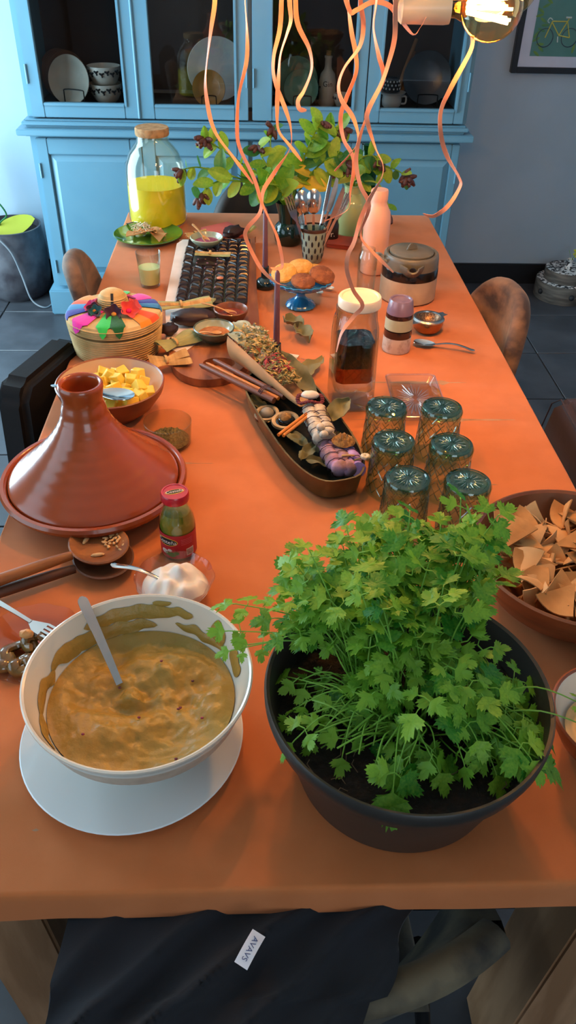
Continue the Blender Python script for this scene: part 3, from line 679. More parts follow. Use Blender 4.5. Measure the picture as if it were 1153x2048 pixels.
for (x, y, z, mt, lab, rx, ry, r) in ((-.045, -.006, .090, m_ck1, 'golden biscuit at the left of the blue stand', .38, -.22, .033), (.0, .040, .089, m_ck1, 'pale biscuit at the back of the blue stand', .22, 0, .032), (.040, .034, .080, m_ck1, 'pale biscuit half hidden under the brown ones on the blue stand', .15, .2, .03), (.002, -.042, .083, m_ck2, 'brown oat biscuit at the front of the blue stand', .24, .05, .031), (.052, -.012, .088, m_ck2, 'brown oat biscuit at the right of the blue stand', .34, .22, .033)):
    o = obj('biscuit', G().lathe([(0, -.006), (r*.9, -.006), (r, -.002), (r*.98, .003), (r*.86, .0062), (r*.5, .0075), (0, .008)], 30, wob=lambda a, q, z: 1+.03*noise.noise(Vector((3*math.cos(a), 3*math.sin(a), r*400)))), mt, None, (.036+x, 1.528+y, TZ+z), (rx, ry, 0)); tag(o, lab, 'biscuit', 'biscuits on the blue stand')
# measuring spoons
m_scoop = M('pale_metal', '#d8cdc0', .3, metal=.6, col2='#cbbfb2', ns=9)
for k, (x, y, a, lab) in enumerate(((.089, 1.606, 1.9, 'left one of two tiny pale spoons behind the cake stand'), (.116, 1.632, 2.9, 'right one of two tiny pale spoons behind the cake stand'))):
    spoon('tiny_spoon', lab, 'spoon', (x, y, TZ+.0085), (0, 0, a), .06, .0105, m_scoop, hw=.003, curve=.0)
# stacked cups
def banded(name, label, loc, bands):
    t = thing(name, label, 'cup', loc)
    for nm, mt, pr in bands: obj(nm, G().lathe(pr, 44), mt, t)
    return t
m_mauve = M('mauve_glaze', '#8a7183', .3, col2='#7d6477', ns=9, coat=.3); m_sage = M('sage_glaze', '#b6b897', .4, col2='#aaac8b', ns=22); m_choc = M('chocolate_glaze', '#2c1512', .18, col2='#351a15', ns=8, coat=.4); m_oat = M('oatmeal_glaze', '#cdbfae', .5, col2='#a8917c', ns=70, lo=.5, hi=.75)
banded('banded_cup', 'lower inverted cup, cream with a dark brown band, under the mauve one', (.252, 1.284, TZ), [
    ('oatmeal_band', m_oat, [(0, .004), (.028, .004), (.0325, 0), (.0335, .003), (.0325, .036)]), ('brown_band', m_choc, [(.0325, .036), (.0328, .04), (.0318, .052), (.028, .054), (0, .054)])])
banded('banded_cup', 'upper inverted cup in sage, brown and mauve bands', (.252, 1.284, TZ+.0545), [
    ('sage_band', m_sage, [(0, .002), (.03, 0), (.0325, .001), (.0318, .028)]), ('brown_band', m_choc, [(.0318, .028), (.032, .031), (.031, .038)]), ('mauve_band', m_mauve, [(.031, .038), (.0312, .041), (.0275, .066), (.0255, .07), (.0225, .069), (.021, .066), (.004, .065), (0, .0665)])])
# strainer in its bowl
m_copper = M('warm_steel', '#b98a62', .22, metal=.9, col2='#a57750', ns=8)
t = thing('strainer_bowl', 'small coppery metal bowl under the tea strainer', 'bowl', (.343, 1.383, TZ))
obj('body', G().lathe([(0, 0), (.024, 0), (.033, .008), (.0375, .022), (.0375, .03), (.0355, .03), (.031, .01), (0, .0035)], 36), m_copper, t)
t = thing('tea_strainer', 'metal tea strainer with two flat ears resting on the coppery bowl', 'strainer', (.343, 1.383, TZ+.0305))
obj('rim', G().lathe([(.0295, .0005), (.039, .0005), (.0395, .004), (.036, .0075), (.031, .0075), (.0295, .002)], 36), m_steelb, t)
obj('mesh_basket', G().lathe([(0, -.018), (.015, -.016), (.027, -.004), (.0305, .005), (.0295, .005), (.026, -.003), (.014, -.0145), (0, -.0165)], 30), M('wire_mesh', '#a0795a', .4, metal=.8, col2='#5d4636', ns=300), t)
for s in (0, 1): obj('ear', G().prism([(.037, -.012), (.056, -.008), (.052, 0), (.056, .008), (.037, .012)], .002, .0035, M4=T(rz=.55+PI*s)), m_steelb, t)
spoon('teaspoon', 'steel teaspoon lying beside the banded cups, handle to the right', 'spoon', (.322, 1.300, TZ+.008), (0, 0, -.33), .122, .0165, m_steel, hw=.0045)
# jug of coffee coloured drink
t = thing('glass_jug', 'tall square glass jug with white lid and dark drink', 'jug', (.118, 1.035, TZ), .08)
def sq(a, r, z): return min(1.22, 1/max(abs(math.cos(a)), abs(math.sin(a)))) if z < .185 else 1+(min(1.22, 1/max(abs(math.cos(a)), abs(math.sin(a))))-1)*max(0, 1-(z-.185)/.02)
pr = [(0, 0), (.040, 0), (.043, .004), (.0445, .02), (.043, .15), (.041, .18), (.040, .192), (.041, .204), (.041, .213)]
obj('body', G().lathe(pr+[(r-.0035, z) for r, z in reversed(pr[4:])]+[(.0395, .042), (.03, .036), (0, .034)], 64, wob=sq), m_glass, t, sm=50)
m_cold = glass('dark_drink', '#3a1208', rough=.03, ior=1.33, edge='#180503')
obj('drink', G().lathe([(0, .095), (.0375, .095), (.0372, .147), (0, .147)], 64, wob=sq), M('dark_drink_body', '#2c0f0a', .12, col2='#381409', ns=3, coat=.3), t, sm=50)
obj('lower_drink', G().lathe([(0, .062), (.0375, .062), (.0375, .0945), (0, .0945)], 64, wob=sq), glass('amber_drink', '#c98c5c', edge='#a5653a'), t, sm=50)  # lower part of the same drink; its refracted amber look is put into the colour
obj('handle', G().box(.004, .022, -.062, -.040, .150, .170).box(.004, .022, -.072, -.060, .085, .170), m_glass, t, bev=.003)
obj('lid', G().lathe([(0, .2135), (.040, .2135), (.0425, .216), (.0425, .231), (.0405, .2345), (.036, .2345), (.034, .232), (0, .232)], 48, c=(.004, 0, 0)), M('warm_white_plastic', '#f0dcc0', .35, col2='#ead6ba', ns=4), t)
# square pressed glass dish
t = thing('square_dish', 'square clear pressed glass dish with star base behind the tumblers', 'dish', (.258, 1.035, TZ))
o_ = rounded(-.055, .055, -.09, .09, .012, 3); i_ = [(x*.9, y*.93) for x, y in o_]; b_ = [(x*.8, y*.86) for x, y in o_]; n = len(o_)
g = G(); rows = [[(x*.82, y*.88, 0) for x, y in o_], [(x, y, .016) for x, y in o_], [(x*.96, y*.975, .017) for x, y in o_], [(x*.78, y*.85, .004) for x, y in o_]]
vs = [v for r in rows for v in r]; fs = [(a*n+i, a*n+(i+1) % n, (a+1)*n+(i+1) % n, (a+1)*n+i) for a in range(3) for i in range(n)]
g.add(vs, fs+[tuple(range(n-1, -1, -1)), tuple(3*n+i for i in range(n))]); obj('body', g, m_glass, t, sm=30)
g = G()
for q in range(28):
    a = 2*PI*q/28; L = .034+(.028 if q % 2 else .012)*abs(math.sin(a)); e = G().ell((0, 0, 0), (L/2, .0016, .0016), 6, 6); e.move(T(math.cos(a)*(L/2+.006)*.8, math.sin(a)*(L/2+.006)*1.25, .0048, math.atan2(math.sin(a)*1.25, math.cos(a)*.8))); g.add(e.v, e.f)
obj('rim', G().tube([(x, y, .0165) for x, y in o_+o_[:2]], .0022, 6), glass('rim_glass', '#fbf4f1', rough=.06, ior=2.4), t)
obj('star_cuts', g, glass('cut_glass_white', '#fdf8f5', rough=.1, ior=3.2), t, kind='stuff')
# six upturned tumblers
def cutglass():
    t = thing('tumbler', 'tumbler', 'glass', (0, 0, 0))
    def facet(a, r, z): return 1+.02*abs(math.sin(5*a+55*z))*abs(math.sin(5*a-55*z))*(1 if .012 < z < .078 else 0)
    n = 80; out = [(.0415, 0), (.0415, .006)]+[(.0412-.0048*k/16, .008+.072*k/16) for k in range(17)]+[(.0375, .084), (.0385, .088), (.0385, .098), (.036, .104), (.031, .1055), (.029, .1035), (0, .1035)]
    g = G().lathe(out, n, wob=facet); obj('body', g, m_green_t, t, sm=25)
    cp = G()
    for q in range(14):
        for sg in (1, -1):
            for zz0, zz1 in ((.008, .042), (.042, .078)):
                cp.tube([((.0417-.0055*(zz0+(zz1-zz0)*k/6)/.09)*math.cos(2*PI*q/14+sg*.62*k/6), (.0417-.0055*(zz0+(zz1-zz0)*k/6)/.09)*math.sin(2*PI*q/14+sg*.62*k/6), zz0+(zz1-zz0)*k/6) for k in range(7)], .0010, 4)
    obj('cut_pattern', cp, glass('cut_line_glass', '#e4efeb', rough=.05, ior=1.9, edge='#7f9d96'), t, kind='stuff')
    obj('base_disc', G().lathe([(0, .0985), (.0335, .0985), (.0345, .1005), (.033, .1025), (0, .1025)], 40), glass('aqua_base', '#bfe3d9', ior=1.6, edge='#6fb8aa'), t)
    obj('inside', G().lathe([(.0385, .0005), (.0375, .04), (.034, .088), (.026, .092), (0, .0925)], 48), glass('inner_glass', '#fafdfc', ior=1.5, edge='#c8e4dc'), t)
    obj('base_ring', G().lathe([(.031, .1057), (.036, .1042), (.0392, .098), (.0388, .094)], 48), glass('aqua_edge', '#cdeae1', ior=1.7, edge='#5aa999'), t)
    s = G()
    for q in range(26):
        a = 2*PI*q/26; e = G().ell((0, 0, 0), (.0095, .00125, .0012), 6, 6); e.move(T(.0145*math.cos(a), .0145*math.sin(a), .1042, a)); s.add(e.v, e.f, q % 2)
    obj('star_cuts', s, [glass('star_glass', '#e9f7f1', rough=.08, ior=3.0), glass('star_dark', '#9fd0c5', rough=.05, ior=1.9)], t, kind='stuff')
    return t
tb = cutglass()
P6 = [((.161, .839), 'upturned aqua cut glass tumbler, back row left, beside the jug'), ((.264, .836), 'upturned aqua cut glass tumbler, back row right'), ((.158, .722), 'upturned aqua cut glass tumbler, middle row left'), ((.257, .711), 'upturned aqua cut glass tumbler, middle row right'), ((.165, .610), 'upturned aqua cut glass tumbler, front row left, by the coriander'), ((.262, .601), 'upturned aqua cut glass tumbler, front row right, by the chip bowl')]
for k, ((x, y), lab) in enumerate(P6):
    if k == 0: tb.location = (x, y, TZ); tb['label'] = lab; tb['group'] = 'upturned cut glass tumblers'
    else: dup(tb, (x, y, TZ), rnd(0, 1), lab, 'upturned cut glass tumblers')
# ---------------------------------------------------------------- left rear group: plate, napkins, chocolate board
m_gplate = M('olive_green_glass', '#5f9a2e', .1, col2='#548c28', ns=6, coat=.5, trans=.4)
t = thing('green_plate', 'green glass plate with leftover slaw and crisps in front of the juice jar', 'plate', (-.410, 2.025, TZ))
obj('body', G().lathe([(0, 0), (.06, 0), (.085, .007), (.105, .016), (.106, .018), (.104, .019), (.083, .0105), (.06, .004), (0, .004)], 48), m_gplate, t)
m_chip = M('tortilla', '#c18a50', .85, col2='#a5703a', ns=16, nd=6, bump=.4, bs=60); m_chipl = M('pale_tortilla', '#cfa06c', .85, col2='#bb8a55', ns=16, bump=.4, bs=60)
m_slaw = M('white_slaw', '#e2d6bd', .6, col2='#d6c7a6', ns=50); m_sprinkle = M('orange_topping', '#d98a45', .6, col2='#e8b07a', ns=60)
def wedge(seed, R=.06, A=1.0, th=.0018, n=7, curl=.5):
    # curved tortilla wedge, apex at the origin
    random.seed(seed); A *= rnd(.85, 1.1); c = rnd(.3, 1)*curl*random.choice((-1, 1)); e = rnd(-.6, .6)
    def f(u, v):
        r = R*v; a = (u-.5)*A; x = r*math.cos(a); y = r*math.sin(a)
        return (x-R*.5, y, c*(y*y/R)*4*.5+e*(x-R*.5)**2/R+.001*noise.noise(Vector((x*60, y*60, seed))))
    return G().sheet(f, n, 5, thick=th)
for k, (x, y, z, rz, rx) in enumerate(((-.035, -.012, .02, 2.8, .1), (.0, -.015, .026, .3, -.2), (.03, -.02, .021, -.4, .15), (.018, .01, .02, 1.2, .2), (-.02, .012, .019, 2.0, -.1))):
    o = obj('tortilla_chip', wedge(100+k, .055, 1.2), m_chipl if k % 2 else m_chip, None, (-.410+x, 2.025+y, TZ+z), (rx, 0, rz)); tag(o, ('leftmost', 'front', 'right hand', 'rear', 'left rear')[k]+' broken tortilla chip on the green glass plate', 'chip', 'chips on the green plate')
g = G()
for q in range(70):
    a = rnd(0, 6.3); r = .028*math.sqrt(random.random()); x = -.02+r*math.cos(a); y = .018+r*math.sin(a); h = .024+.02*(1-r/.03); d = rnd(0, 6.3)
    g.tube([(x, y, h), (x+.006*math.cos(d), y+.006*math.sin(d), h+rnd(.001, .004)), (x+.013*math.cos(d+.5), y+.013*math.sin(d+.5), h-.002)], .0011, 4)
sl = obj('slaw', g, m_slaw, None, (-.410, 2.025, TZ)); tag(sl, 'shredded white slaw heaped on the green glass plate', 'food'); sl['kind'] = 'stuff'
g = G()
for q in range(40): g.ell((rnd(-.045, .04), rnd(-.03, .012), rnd(.024, .032)), (rnd(.002, .004), rnd(.002, .004), .002), 6, 4)
sl = obj('orange_topping', g, m_sprinkle, None, (-.410, 2.025, TZ)); tag(sl, 'orange shredded topping scattered over the chips on the green plate', 'food'); sl['kind'] = 'stuff'
spoon('plate_fork', 'steel handle resting at the back rim of the green plate', 'cutlery', (-.418, 2.082, TZ+.022), (0, 0, 2.9), .07, .006, m_steel, hw=.004)
m_nap = M('coral_paper', '#d8695c', .85, col2='#cc5f52', ns=8); m_nap2 = M('rust_paper', '#a8412a', .85, col2='#9c3a24', ns=8)
def napkins(label, corners, h, n, mat, loc):
    t = thing('napkin_stack', label, 'napkins', loc)
    for k in range(n):
        dz = h/n; j = .0018; dx, dy = rnd(-j, j), rnd(-j, j)
        obj('napkin', G().prism([(x+dx-loc[0], y+dy-loc[1]) for x, y in corners], k*dz+.0002, (k+1)*dz-.0004), mat, t, sm=0, bev=.0004, seg=1)
napkins('stack of coral paper napkins at the left between plate and candle', [(-.252, 2.075), (-.192, 1.988), (-.110, 2.048), (-.170, 2.135)], .020, 7, m_nap, (-.18, 2.06, TZ))
napkins('stack of rust paper napkins beside the peach bottle', [(.135, 1.965), (.212, 1.94), (.232, 2.02), (.158, 2.045)], .014, 5, m_nap2, (.18, 1.99, TZ))
# board
m_board = M('board_wood', '#a8683f', .45, col2='#7e4526', ns=5, nd=6, stretch=(6, 1, 3), bump=.15, bs=60)
bt = thing('serving_board', 'round handled wooden serving board carrying chocolate and small bowls', 'board', (-.19, 1.5, TZ))
out = [(-.300, 1.955), (-.296, 1.975), (-.1, 1.985), (-.083, 1.975), (-.078, 1.6), (-.072, 1.36), (-.082, 1.25), (-.10, 1.17), (-.135, 1.115), (-.18, 1.095), (-.225, 1.105), (-.262, 1.15), (-.28, 1.23), (-.298, 1.36), (-.304, 1.6)]
sm = [(p.x, p.y) for p in spline([(x, y, 0) for x, y in out+[out[0]]], 4)][:-1]
hole = [(-.163+.036*math.cos(2*PI*k/28), 1.172+.026*math.sin(2*PI*k/28)) for k in range(28)]
bm = bmesh.new()
def loop(P, z): 
    vs = [bm.verts.new((x+.19, y-1.5, z)) for x, y in P]; return vs, [bm.edges.new((vs[i], vs[(i+1) % len(vs)])) for i in range(len(vs))]
v1, e1 = loop(sm, 0); v2, e2 = loop(hole, 0); r_ = bmesh.ops.triangle_fill(bm, edges=e1+e2, use_beauty=True)
ex = bmesh.ops.extrude_face_region(bm, geom=[f for f in bm.faces])
bmesh.ops.translate(bm, verts=[v for v in ex['geom'] if isinstance(v, bmesh.types.BMVert)], vec=(0, 0, .018))
bmesh.ops.recalc_face_normals(bm, faces=bm.faces); me = bpy.data.meshes.new('body'); bm.to_mesh(me); bm.free(); me.materials.append(m_board)
obj('body', me, None, bt)
BZ = TZ+.0185
g = G(); px = [(-.315, 1.93), (-.30, 1.965), (-.19, 1.97), (-.15, 1.66), (-.20, 1.30), (-.25, 1.21), (-.285, 1.25), (-.312, 1.5)]
g.prism(px, 0, .0008); tag(obj('paper_liner', g, M('baking_paper', '#e9d3c4', .7, col2='#dfc6b5', ns=10), None, (0, 0, BZ)), 'sheet of pale baking paper under the chocolate slab', 'paper')
# chocolate slab: base plate and triangular pieces
m_chocolate = M('dark_chocolate', '#2a1514', .28, col2='#21100f', ns=10, coat=.25, spec=.5)
CZ = BZ+.0012
ct = thing('chocolate_slab', 'large dark chocolate slab moulded into triangles on the board', 'chocolate', (-.192, 1.69, CZ))
obj('slab', G().prism([(-.094, -.21), (-.02, -.255), (.055, -.27), (.09, -.20), (.096, .26), (-.088, .25)], 0, .010), m_chocolate, ct, bev=.002, seg=1)
def tri(flip):
    s = .0148; p = [(-s, -s), (s, -s), (s, s)] if not flip else [(-s, -s), (s, s), (-s, s)]
    cx_ = sum(a for a, b in p)/3; cy_ = sum(b for a, b in p)/3; q = [(cx_+(a-cx_)*.5, cy_+(b-cy_)*.5) for a, b in p]; p = [(cx_+(a-cx_)*.93, cy_+(b-cy_)*.93) for a, b in p]
    g = G().add([(a, b, 0) for a, b in p]+[(a, b, .0065) for a, b in q], [(2, 1, 0), (3, 4, 5), (0, 1, 4, 3), (1, 2, 5, 4), (2, 0, 3, 5)])
    return mesh('triangle_piece', g, m_chocolate, sm=0, bev=.0006, seg=1)
tris = [tri(0), tri(1)]
for i in range(6):
    for j in range(15):
        x = -.078+i*.031; y = -.205+j*.031
        if y < -.2+.0*x and x > .06: continue
        if j in (8, 9, 10) and i in (1, 2): continue
        if j >= 13 and i < 3: continue
        for k in (0, 1): obj('triangle_piece', tris[k], None, ct, (x, y, .0101), (0, 0, 0 if (i+j) % 2 else PI/2))
obj('smooth_patch', G().sheet(lambda u, v: (-.052+.06*u, .035+.095*v, .0135+.003*noise.noise(Vector((u*3, v*3, 1)))), 8, 10, thick=.003), m_chocolate, ct, sm=60)
g = G()
for q in range(45):
    x, y = rnd(-.06, .05), rnd(-.15, .2); g.ell((x, y, .0175), (rnd(.001, .003), rnd(.001, .0025), .0008), 5, 4, mi=q % 2)
obj('petals', g, [M('pink_petal', '#d78fb0', .7, col2='#c780a2', ns=40), M('nut_crumb', '#b8814e', .8, col2='#a5713f', ns=40)], ct, kind='stuff')
# chocolate rolls with husk ties
m_roll = M('chocolate_roll', '#241216', .5, col2='#33191a', ns=22, coat=.05, bump=.5, bs=40)
m_husk = M('corn_husk', '#d2a566', .75, col2='#b98a4c', ns=10, stretch=(6, 1, 1), bump=.3, bs=30); m_huskg = M('green_husk', '#a8a46a', .8, col2='#8f8a52', ns=12, bump=.3, bs=30)
o = obj('chocolate_roll', G().ell((0, 0, 0), (.055, .026, .020), 22, 12, wob=lambda v: 1+.16*noise.noise(v*2.5)+.06*noise.noise(v*6)), m_roll, None, (-.232, 1.365, BZ+.0215), (0, 0, .15)); tag(o, 'thick dark chocolate roll lying at the front of the slab', 'chocolate')
o = obj('chocolate_roll', G().ell((0, 0, 0), (.036, .022, .017), 20, 10, wob=lambda v: 1+.3*noise.noise(v*2.6)), m_roll, None, (-.145, 1.935, CZ+.035), (0, 0, .7)); tag(o, 'rough dark chocolate lump behind the pink powder bowl', 'chocolate')
o = obj('chocolate_roll', G().ell((0, 0, 0), (.022, .018, .014), 18, 10, wob=lambda v: 1+.3*noise.noise(v*3)), m_roll, None, (-.285, 1.31, BZ+.0165), (0, 0, .5)); tag(o, 'small dark chocolate lump at the left front of the board', 'chocolate')
def husk(label, loc, rz, L=.10, w=.02, mat=None, n=4, seed=1, rx=0):
    random.seed(seed); t = thing('husk_bundle', label, 'wrapping', loc, rz)
    for k in range(n):
        dy = (k-(n-1)/2)*w*.5; tw = rnd(-.5, .5); up = rnd(0, .008)
        def f(u, v):
            x = (v-.5)*L; pin = .35+.65*min(1, abs(v-.42)*2.2); y = dy*pin+(u-.5)*w*pin; z = .003+k*.0022+up*abs(v-.5)*2+.004*math.sin(PI*u)+tw*(u-.5)*w*.6*(v-.4)
            return (x, y, max(.002, z))
        obj('husk_strip', G().sheet(f, 4, 10, thick=.0008), mat or (m_husk if k % 3 else m_huskg), t, sm=60)
    obj('tie', G().lathe([(w*.55, -.003), (w*.62, 0), (w*.55, .003)], 14, M4=T((-.08)*L, 0, .012) @ Matrix.Diagonal((1, 1, .6, 1)) @ T(ry=PI/2)), m_husk, t)
    return t
husk('straw coloured husk strips tied in a bundle at the left of the chocolate rolls', (-.255, 1.435, BZ+.0145), .25, .13, .022, n=4, seed=2)
husk('short husk bundle lying across the chocolate in front of the pink bowl', (-.200, 1.775, CZ+.0175), -.1, .10, .016, n=3, seed=3)
husk('pale husk strips splayed at the right of the rust coloured bowl', (-.105, 1.30, BZ+.001), -.5, .10, .02, n=5, seed=4)
husk('greenish husk bundle at the left edge of the board below the roll', (-.262, 1.255, BZ+.002), .7, .10, .026, m_huskg, n=4, seed=5)
husk('yellow tied husk bundle at the board edge beside the pineapple', (-.272, 1.165, TZ+.019), .35, .09, .024, m_husk, n=4, seed=6)
husk('thin husk twist behind the pink powder bowl', (-.255, 1.945, CZ+.016), .6, .07, .014, m_husk, n=3, seed=7)
husk('small husk twist with seeds at the right rear of the board', (-.105, 1.985, BZ+.014), 1.2, .07, .016, m_huskg, n=3, seed=8)
o = obj('leaf', G().sheet(lambda u, v: ((v-.5)*.05, (u-.5)*.034*math.sin(PI*min(1, v*.95+.05)), .004*math.sin(PI*u)), 6, 10, thick=.0008), M('grey_green_leaf', '#94a07c', .7, col2='#7f8c68', ns=14), None, (-.205, 1.465, CZ+.0185), (.25, 0, .3)); tag(o, 'rounded grey green leaf on the front of the chocolate slab', 'leaf')
g = G().ell((0, 0, 0), (.009, .008, .004), 10, 6); o = obj('nut', g, M('pink_nut', '#cf8a6c', .6, col2='#bf7a5c', ns=20), None, (-.175, 1.61, CZ+.0212)); tag(o, 'single pinkish nut lying on the chocolate triangles', 'nut')
# small bowls
def bowl(name, label, cat, loc, r, h, rb, mat, th=.004, n=44, inner=None, wob=None, group=None):
    t = thing(name, label, cat, loc, 0, group)
    pr = [(0, 0), (rb, 0), (rb+.002, .003), (rb+(r-rb)*.55, h*.35), (r*.96, h*.75), (r, h-.001), (r-th*.5, h+.0008), (r-th, h-.002)]
    pi_ = [(r-th, h-.002), (r*.96-th, h*.75), (rb+(r-rb)*.5-th*.5, h*.38), (rb*.8, th+.002), (0, th)]
    if inner: obj('body', G().lathe(pr, n, wob=wob), mat, t); obj('inside', G().lathe(pi_, n, wob=wob), inner, t)
    else: obj('body', G().lathe(pr+pi_[1:], n, wob=wob), mat, t)
    return t
def heap(name, label, loc, r, h, mat, edge=.0, seed=1, n=22, amp=.25, cat='food', fr=5):
    def f(a, rr, z): return 1
    g = G(); prof = []
    def sh(u, v):
        a = 2*PI*u; q = v; nn = noise.noise(Vector((q*math.cos(a)*fr, q*math.sin(a)*fr, seed)))
        return (r*q*math.cos(a), r*q*math.sin(a), h*(1-q*q*.9)*(1+amp*nn)+edge*q*0+amp*.25*h*nn)
    g.sheet(sh, n, max(6, n//2)); o = obj(name, g, mat, None, loc, sm=80); tag(o, label, cat); o['kind'] = 'stuff'; return o
m_celadon = M('celadon_glaze', '#a9b29a', .2, col2='#98a28a', ns=9, coat=.4); m_rust = M('rust_glaze', '#8a5233', .35, col2='#6f3f27', ns=12, coat=.2); m_darkcel = M('dark_celadon', '#56604e', .25, col2='#4a5444', ns=9, coat=.3)
m_wspoon = M('pale_spoon_wood', '#d2a06c', .6, col2='#c08d58', ns=14, stretch=(1, 6, 6))
def wspoon(label, loc, rot, L=.075, bw=.010): return spoon('wooden_spoon', label, 'spoon', loc, rot, L, bw, m_wspoon, hw=.0032, curve=.002, bowl_deep=.004)
pz = CZ+.0168
bowl('powder_bowl', 'celadon bowl of pink powder on the far end of the chocolate slab', 'bowl', (-.222, 1.865, pz), .048, .026, .022, m_celadon)
heap('pink_powder', 'pink powder in the celadon bowl at the far end of the board', (-.222, 1.865, pz+.0125), .036, .006, M('pink_powder_grain', '#a8546a', .9, col2='#8c4058', ns=140, bump=.6, bs=200))
wspoon('wooden spoon stuck in the bowl of pink powder', (-.224, 1.862, pz+.0205), (0, -.35, 2.2))
bowl('spice_bowl', 'rust brown bowl of dark red paste on the board', 'bowl', (-.141, 1.392, BZ+.0002), .042, .032, .026, m_rust)
heap('red_paste', 'dark red paste in the rust brown bowl', (-.141, 1.392, BZ+.0185), .034, .005, M('red_paste_flakes', '#8c3414', .5, col2='#6e260e', ns=160, bump=.8, bs=160))
wspoon('wooden spoon in the bowl of dark red paste', (-.142, 1.388, BZ+.0255), (0, -.26, 3.0))
bowl('spice_bowl', 'ribbed celadon bowl of orange brown powder nearest the board handle', 'bowl', (-.178, 1.287, BZ+.0002), .048, .032, .024, m_darkcel, inner=m_celadon)
heap('orange_powder', 'orange brown powder in the ribbed celadon bowl', (-.178, 1.285, BZ+.0175), .037, .006, M('orange_powder_grain', '#b8703a', .9, col2='#a5622f', ns=120, bump=.5, bs=200))
wspoon('short pale spoon lying in the orange brown powder', (-.172, 1.272, BZ+.026), (0, -.10, -2.9), .045, .008)
# candles
m_candle = M('dusky_wax', '#6b4450', .5, col2='#633d49', ns=6, sss=.15)
m_bluegr = M('teal_black_glaze', '#0f2326', .12, col2='#132a2c', ns=10, coat=.5)
for k, (x, y, z0, lab) in enumerate(((-.055, 1.650, .046, 'far dusky purple taper candle'), (-.034, 1.222, .030, 'near dusky purple taper candle'))):
    t = thing('candlestick', ('dark teal low candlestick behind the cake stand at the board edge', 'dark candlestick hidden behind the paper cone of herbs')[k], 'candlestick', (x, y, TZ))
    obj('body', G().lathe([(0, 0), (.024, 0), (.027, .006), (.026, .016), (.019, .024), (.011, .028), (.0105, z0+.012), (.0085, z0+.013), (.0078, z0), (0, z0)] if k == 0 else [(0, 0), (.02, 0), (.021, .004), (.012, .014), (.0105, z0+.012), (.0085, z0+.013), (.0078, z0), (0, z0)], 32), m_bluegr, t)
    L = (.165, .180)[k]
    t = thing('taper_candle', lab+(' standing in the teal candlestick', ' standing behind the herb cone')[k], 'candle', (x, y, TZ+z0+.0005))
    obj('wax', G().lathe([(0, 0), (.0074, 0), (.0074, .02), (.0055, L-.006), (.003, L), (0, L)], 20), m_candle, t)
    obj('wick', G().tube([(0, 0, L-.001), (.0006, 0, L+.009)], .0008, 5), m_ink, t)
# loose leaves and card
m_dleaf = M('dry_olive_leaf', '#6f6a42', .75, col2='#8b8460', ns=14, nd=5, bump=.4, bs=30)
def dleaf(label, loc, L, W, rot, seed, bend=.02):
    random.seed(seed)
    def f(u, v):
        w = W*math.sin(PI*min(.98, v*.93+.05))**.7*(1+.2*noise.noise(Vector((v*9, seed, u*3)))); y = (u-.5)*w
        return ((v-.5)*L, y, .004+bend*(abs(u-.5)*1.2)**1.5*1.4+.010*noise.noise(Vector((v*4, u*2, seed)))+.006)
    o = obj('dried_leaf', G().sheet(f, 8, 16, thick=.0009), m_dleaf, None, loc, rot, sm=60); return tag(o, label, 'leaf')
dleaf('curled dried leaf in front of the cake stand, the upper of two', (.012, 1.385, TZ), .06, .042, (0, 0, -.7), 3, .03)
dleaf('crumpled dried leaf in front of the cake stand, the lower of two', (.033, 1.325, TZ), .075, .045, (0, 0, -1.2), 4, .03)
dleaf('long dried leaf sticking out behind the herb cone towards the jug', (.035, 1.150, TZ+.002), .12, .045, (0, -.1, .9), 6, .012)
g = G().prism([(-.062, 1.275), (.020, 1.246), (-.008, 1.172), (-.085, 1.2)], 0, .0008)
kt = thing('card', 'small white card with handwriting under the near candle', 'card', (0, 0, TZ+.0002)); obj('sheet', g, M('card_paper', '#e8dccd', .8, col2='#e0d3c3', ns=10), kt, sm=0)
g = G()
for r in range(4):
    for q in range(5):
        e = text_geo(('noem', 'een', 'laat', 'wens', 'dank')[(q*2+r) % 5], .0085); e.move(T(-.035+q*.0165-.012*r*.55, 1.249-q*.0055-.0125*r, .001, -.34)); g.add(e.v, e.f)
obj('handwriting', g, M('pale_brown_ink', '#8d7468', .8, col2='#7f675c', ns=20), kt, sm=0, kind='stuff')
# ---------------------------------------------------------------- brass tray with bundles
m_brass = M('aged_brass', '#93825a', .38, metal=.7, col2='#6a5d42', ns=10, nd=6, bump=.1, bs=30)
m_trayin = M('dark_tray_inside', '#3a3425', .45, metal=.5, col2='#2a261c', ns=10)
TR = math.atan2(-.36, .115)
ty = thing('brass_tray', 'long aged brass tray with high sides holding herb bundles', 'tray', (.008, .885, TZ), TR)
def oval(L, W, n=40, p=3.2):
    return [(L*math.copysign(abs(math.cos(a))**(2/p), math.cos(a)), W*math.copysign(abs(math.sin(a))**(2/p), math.sin(a))*(1-.10*math.cos(a))) for a in [2*PI*k/n for k in range(n)]]
def rings(g, rows, mi=0, cap0=True, cap1=True):
    n = len(rows[0]); vs = [v for r in rows for v in r]; fs = [(a*n+i, a*n+(i+1) % n, (a+1)*n+(i+1) % n, (a+1)*n+i) for a in range(len(rows)-1) for i in range(n)]
    if cap0: fs.append(tuple(range(n-1, -1, -1)))
    if cap1: fs.append(tuple((len(rows)-1)*n+i for i in range(n)))
    return g.add(vs, fs, mi)
def ringz(L, W, z): return [(x, y, z) for x, y in oval(L, W)]
obj('body', rings(G(), [ringz(.195, .062, 0), ringz(.203, .068, .006), ringz(.211, .074, .045), ringz(.2125, .0755, .0475), ringz(.209, .072, .0475)], cap1=False), m_brass, ty)
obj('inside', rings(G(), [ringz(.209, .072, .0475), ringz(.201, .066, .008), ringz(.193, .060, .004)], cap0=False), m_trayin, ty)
def tp(x, y, z=0): return T(.008, .885, TZ, TR) @ Vector((x, y, z))
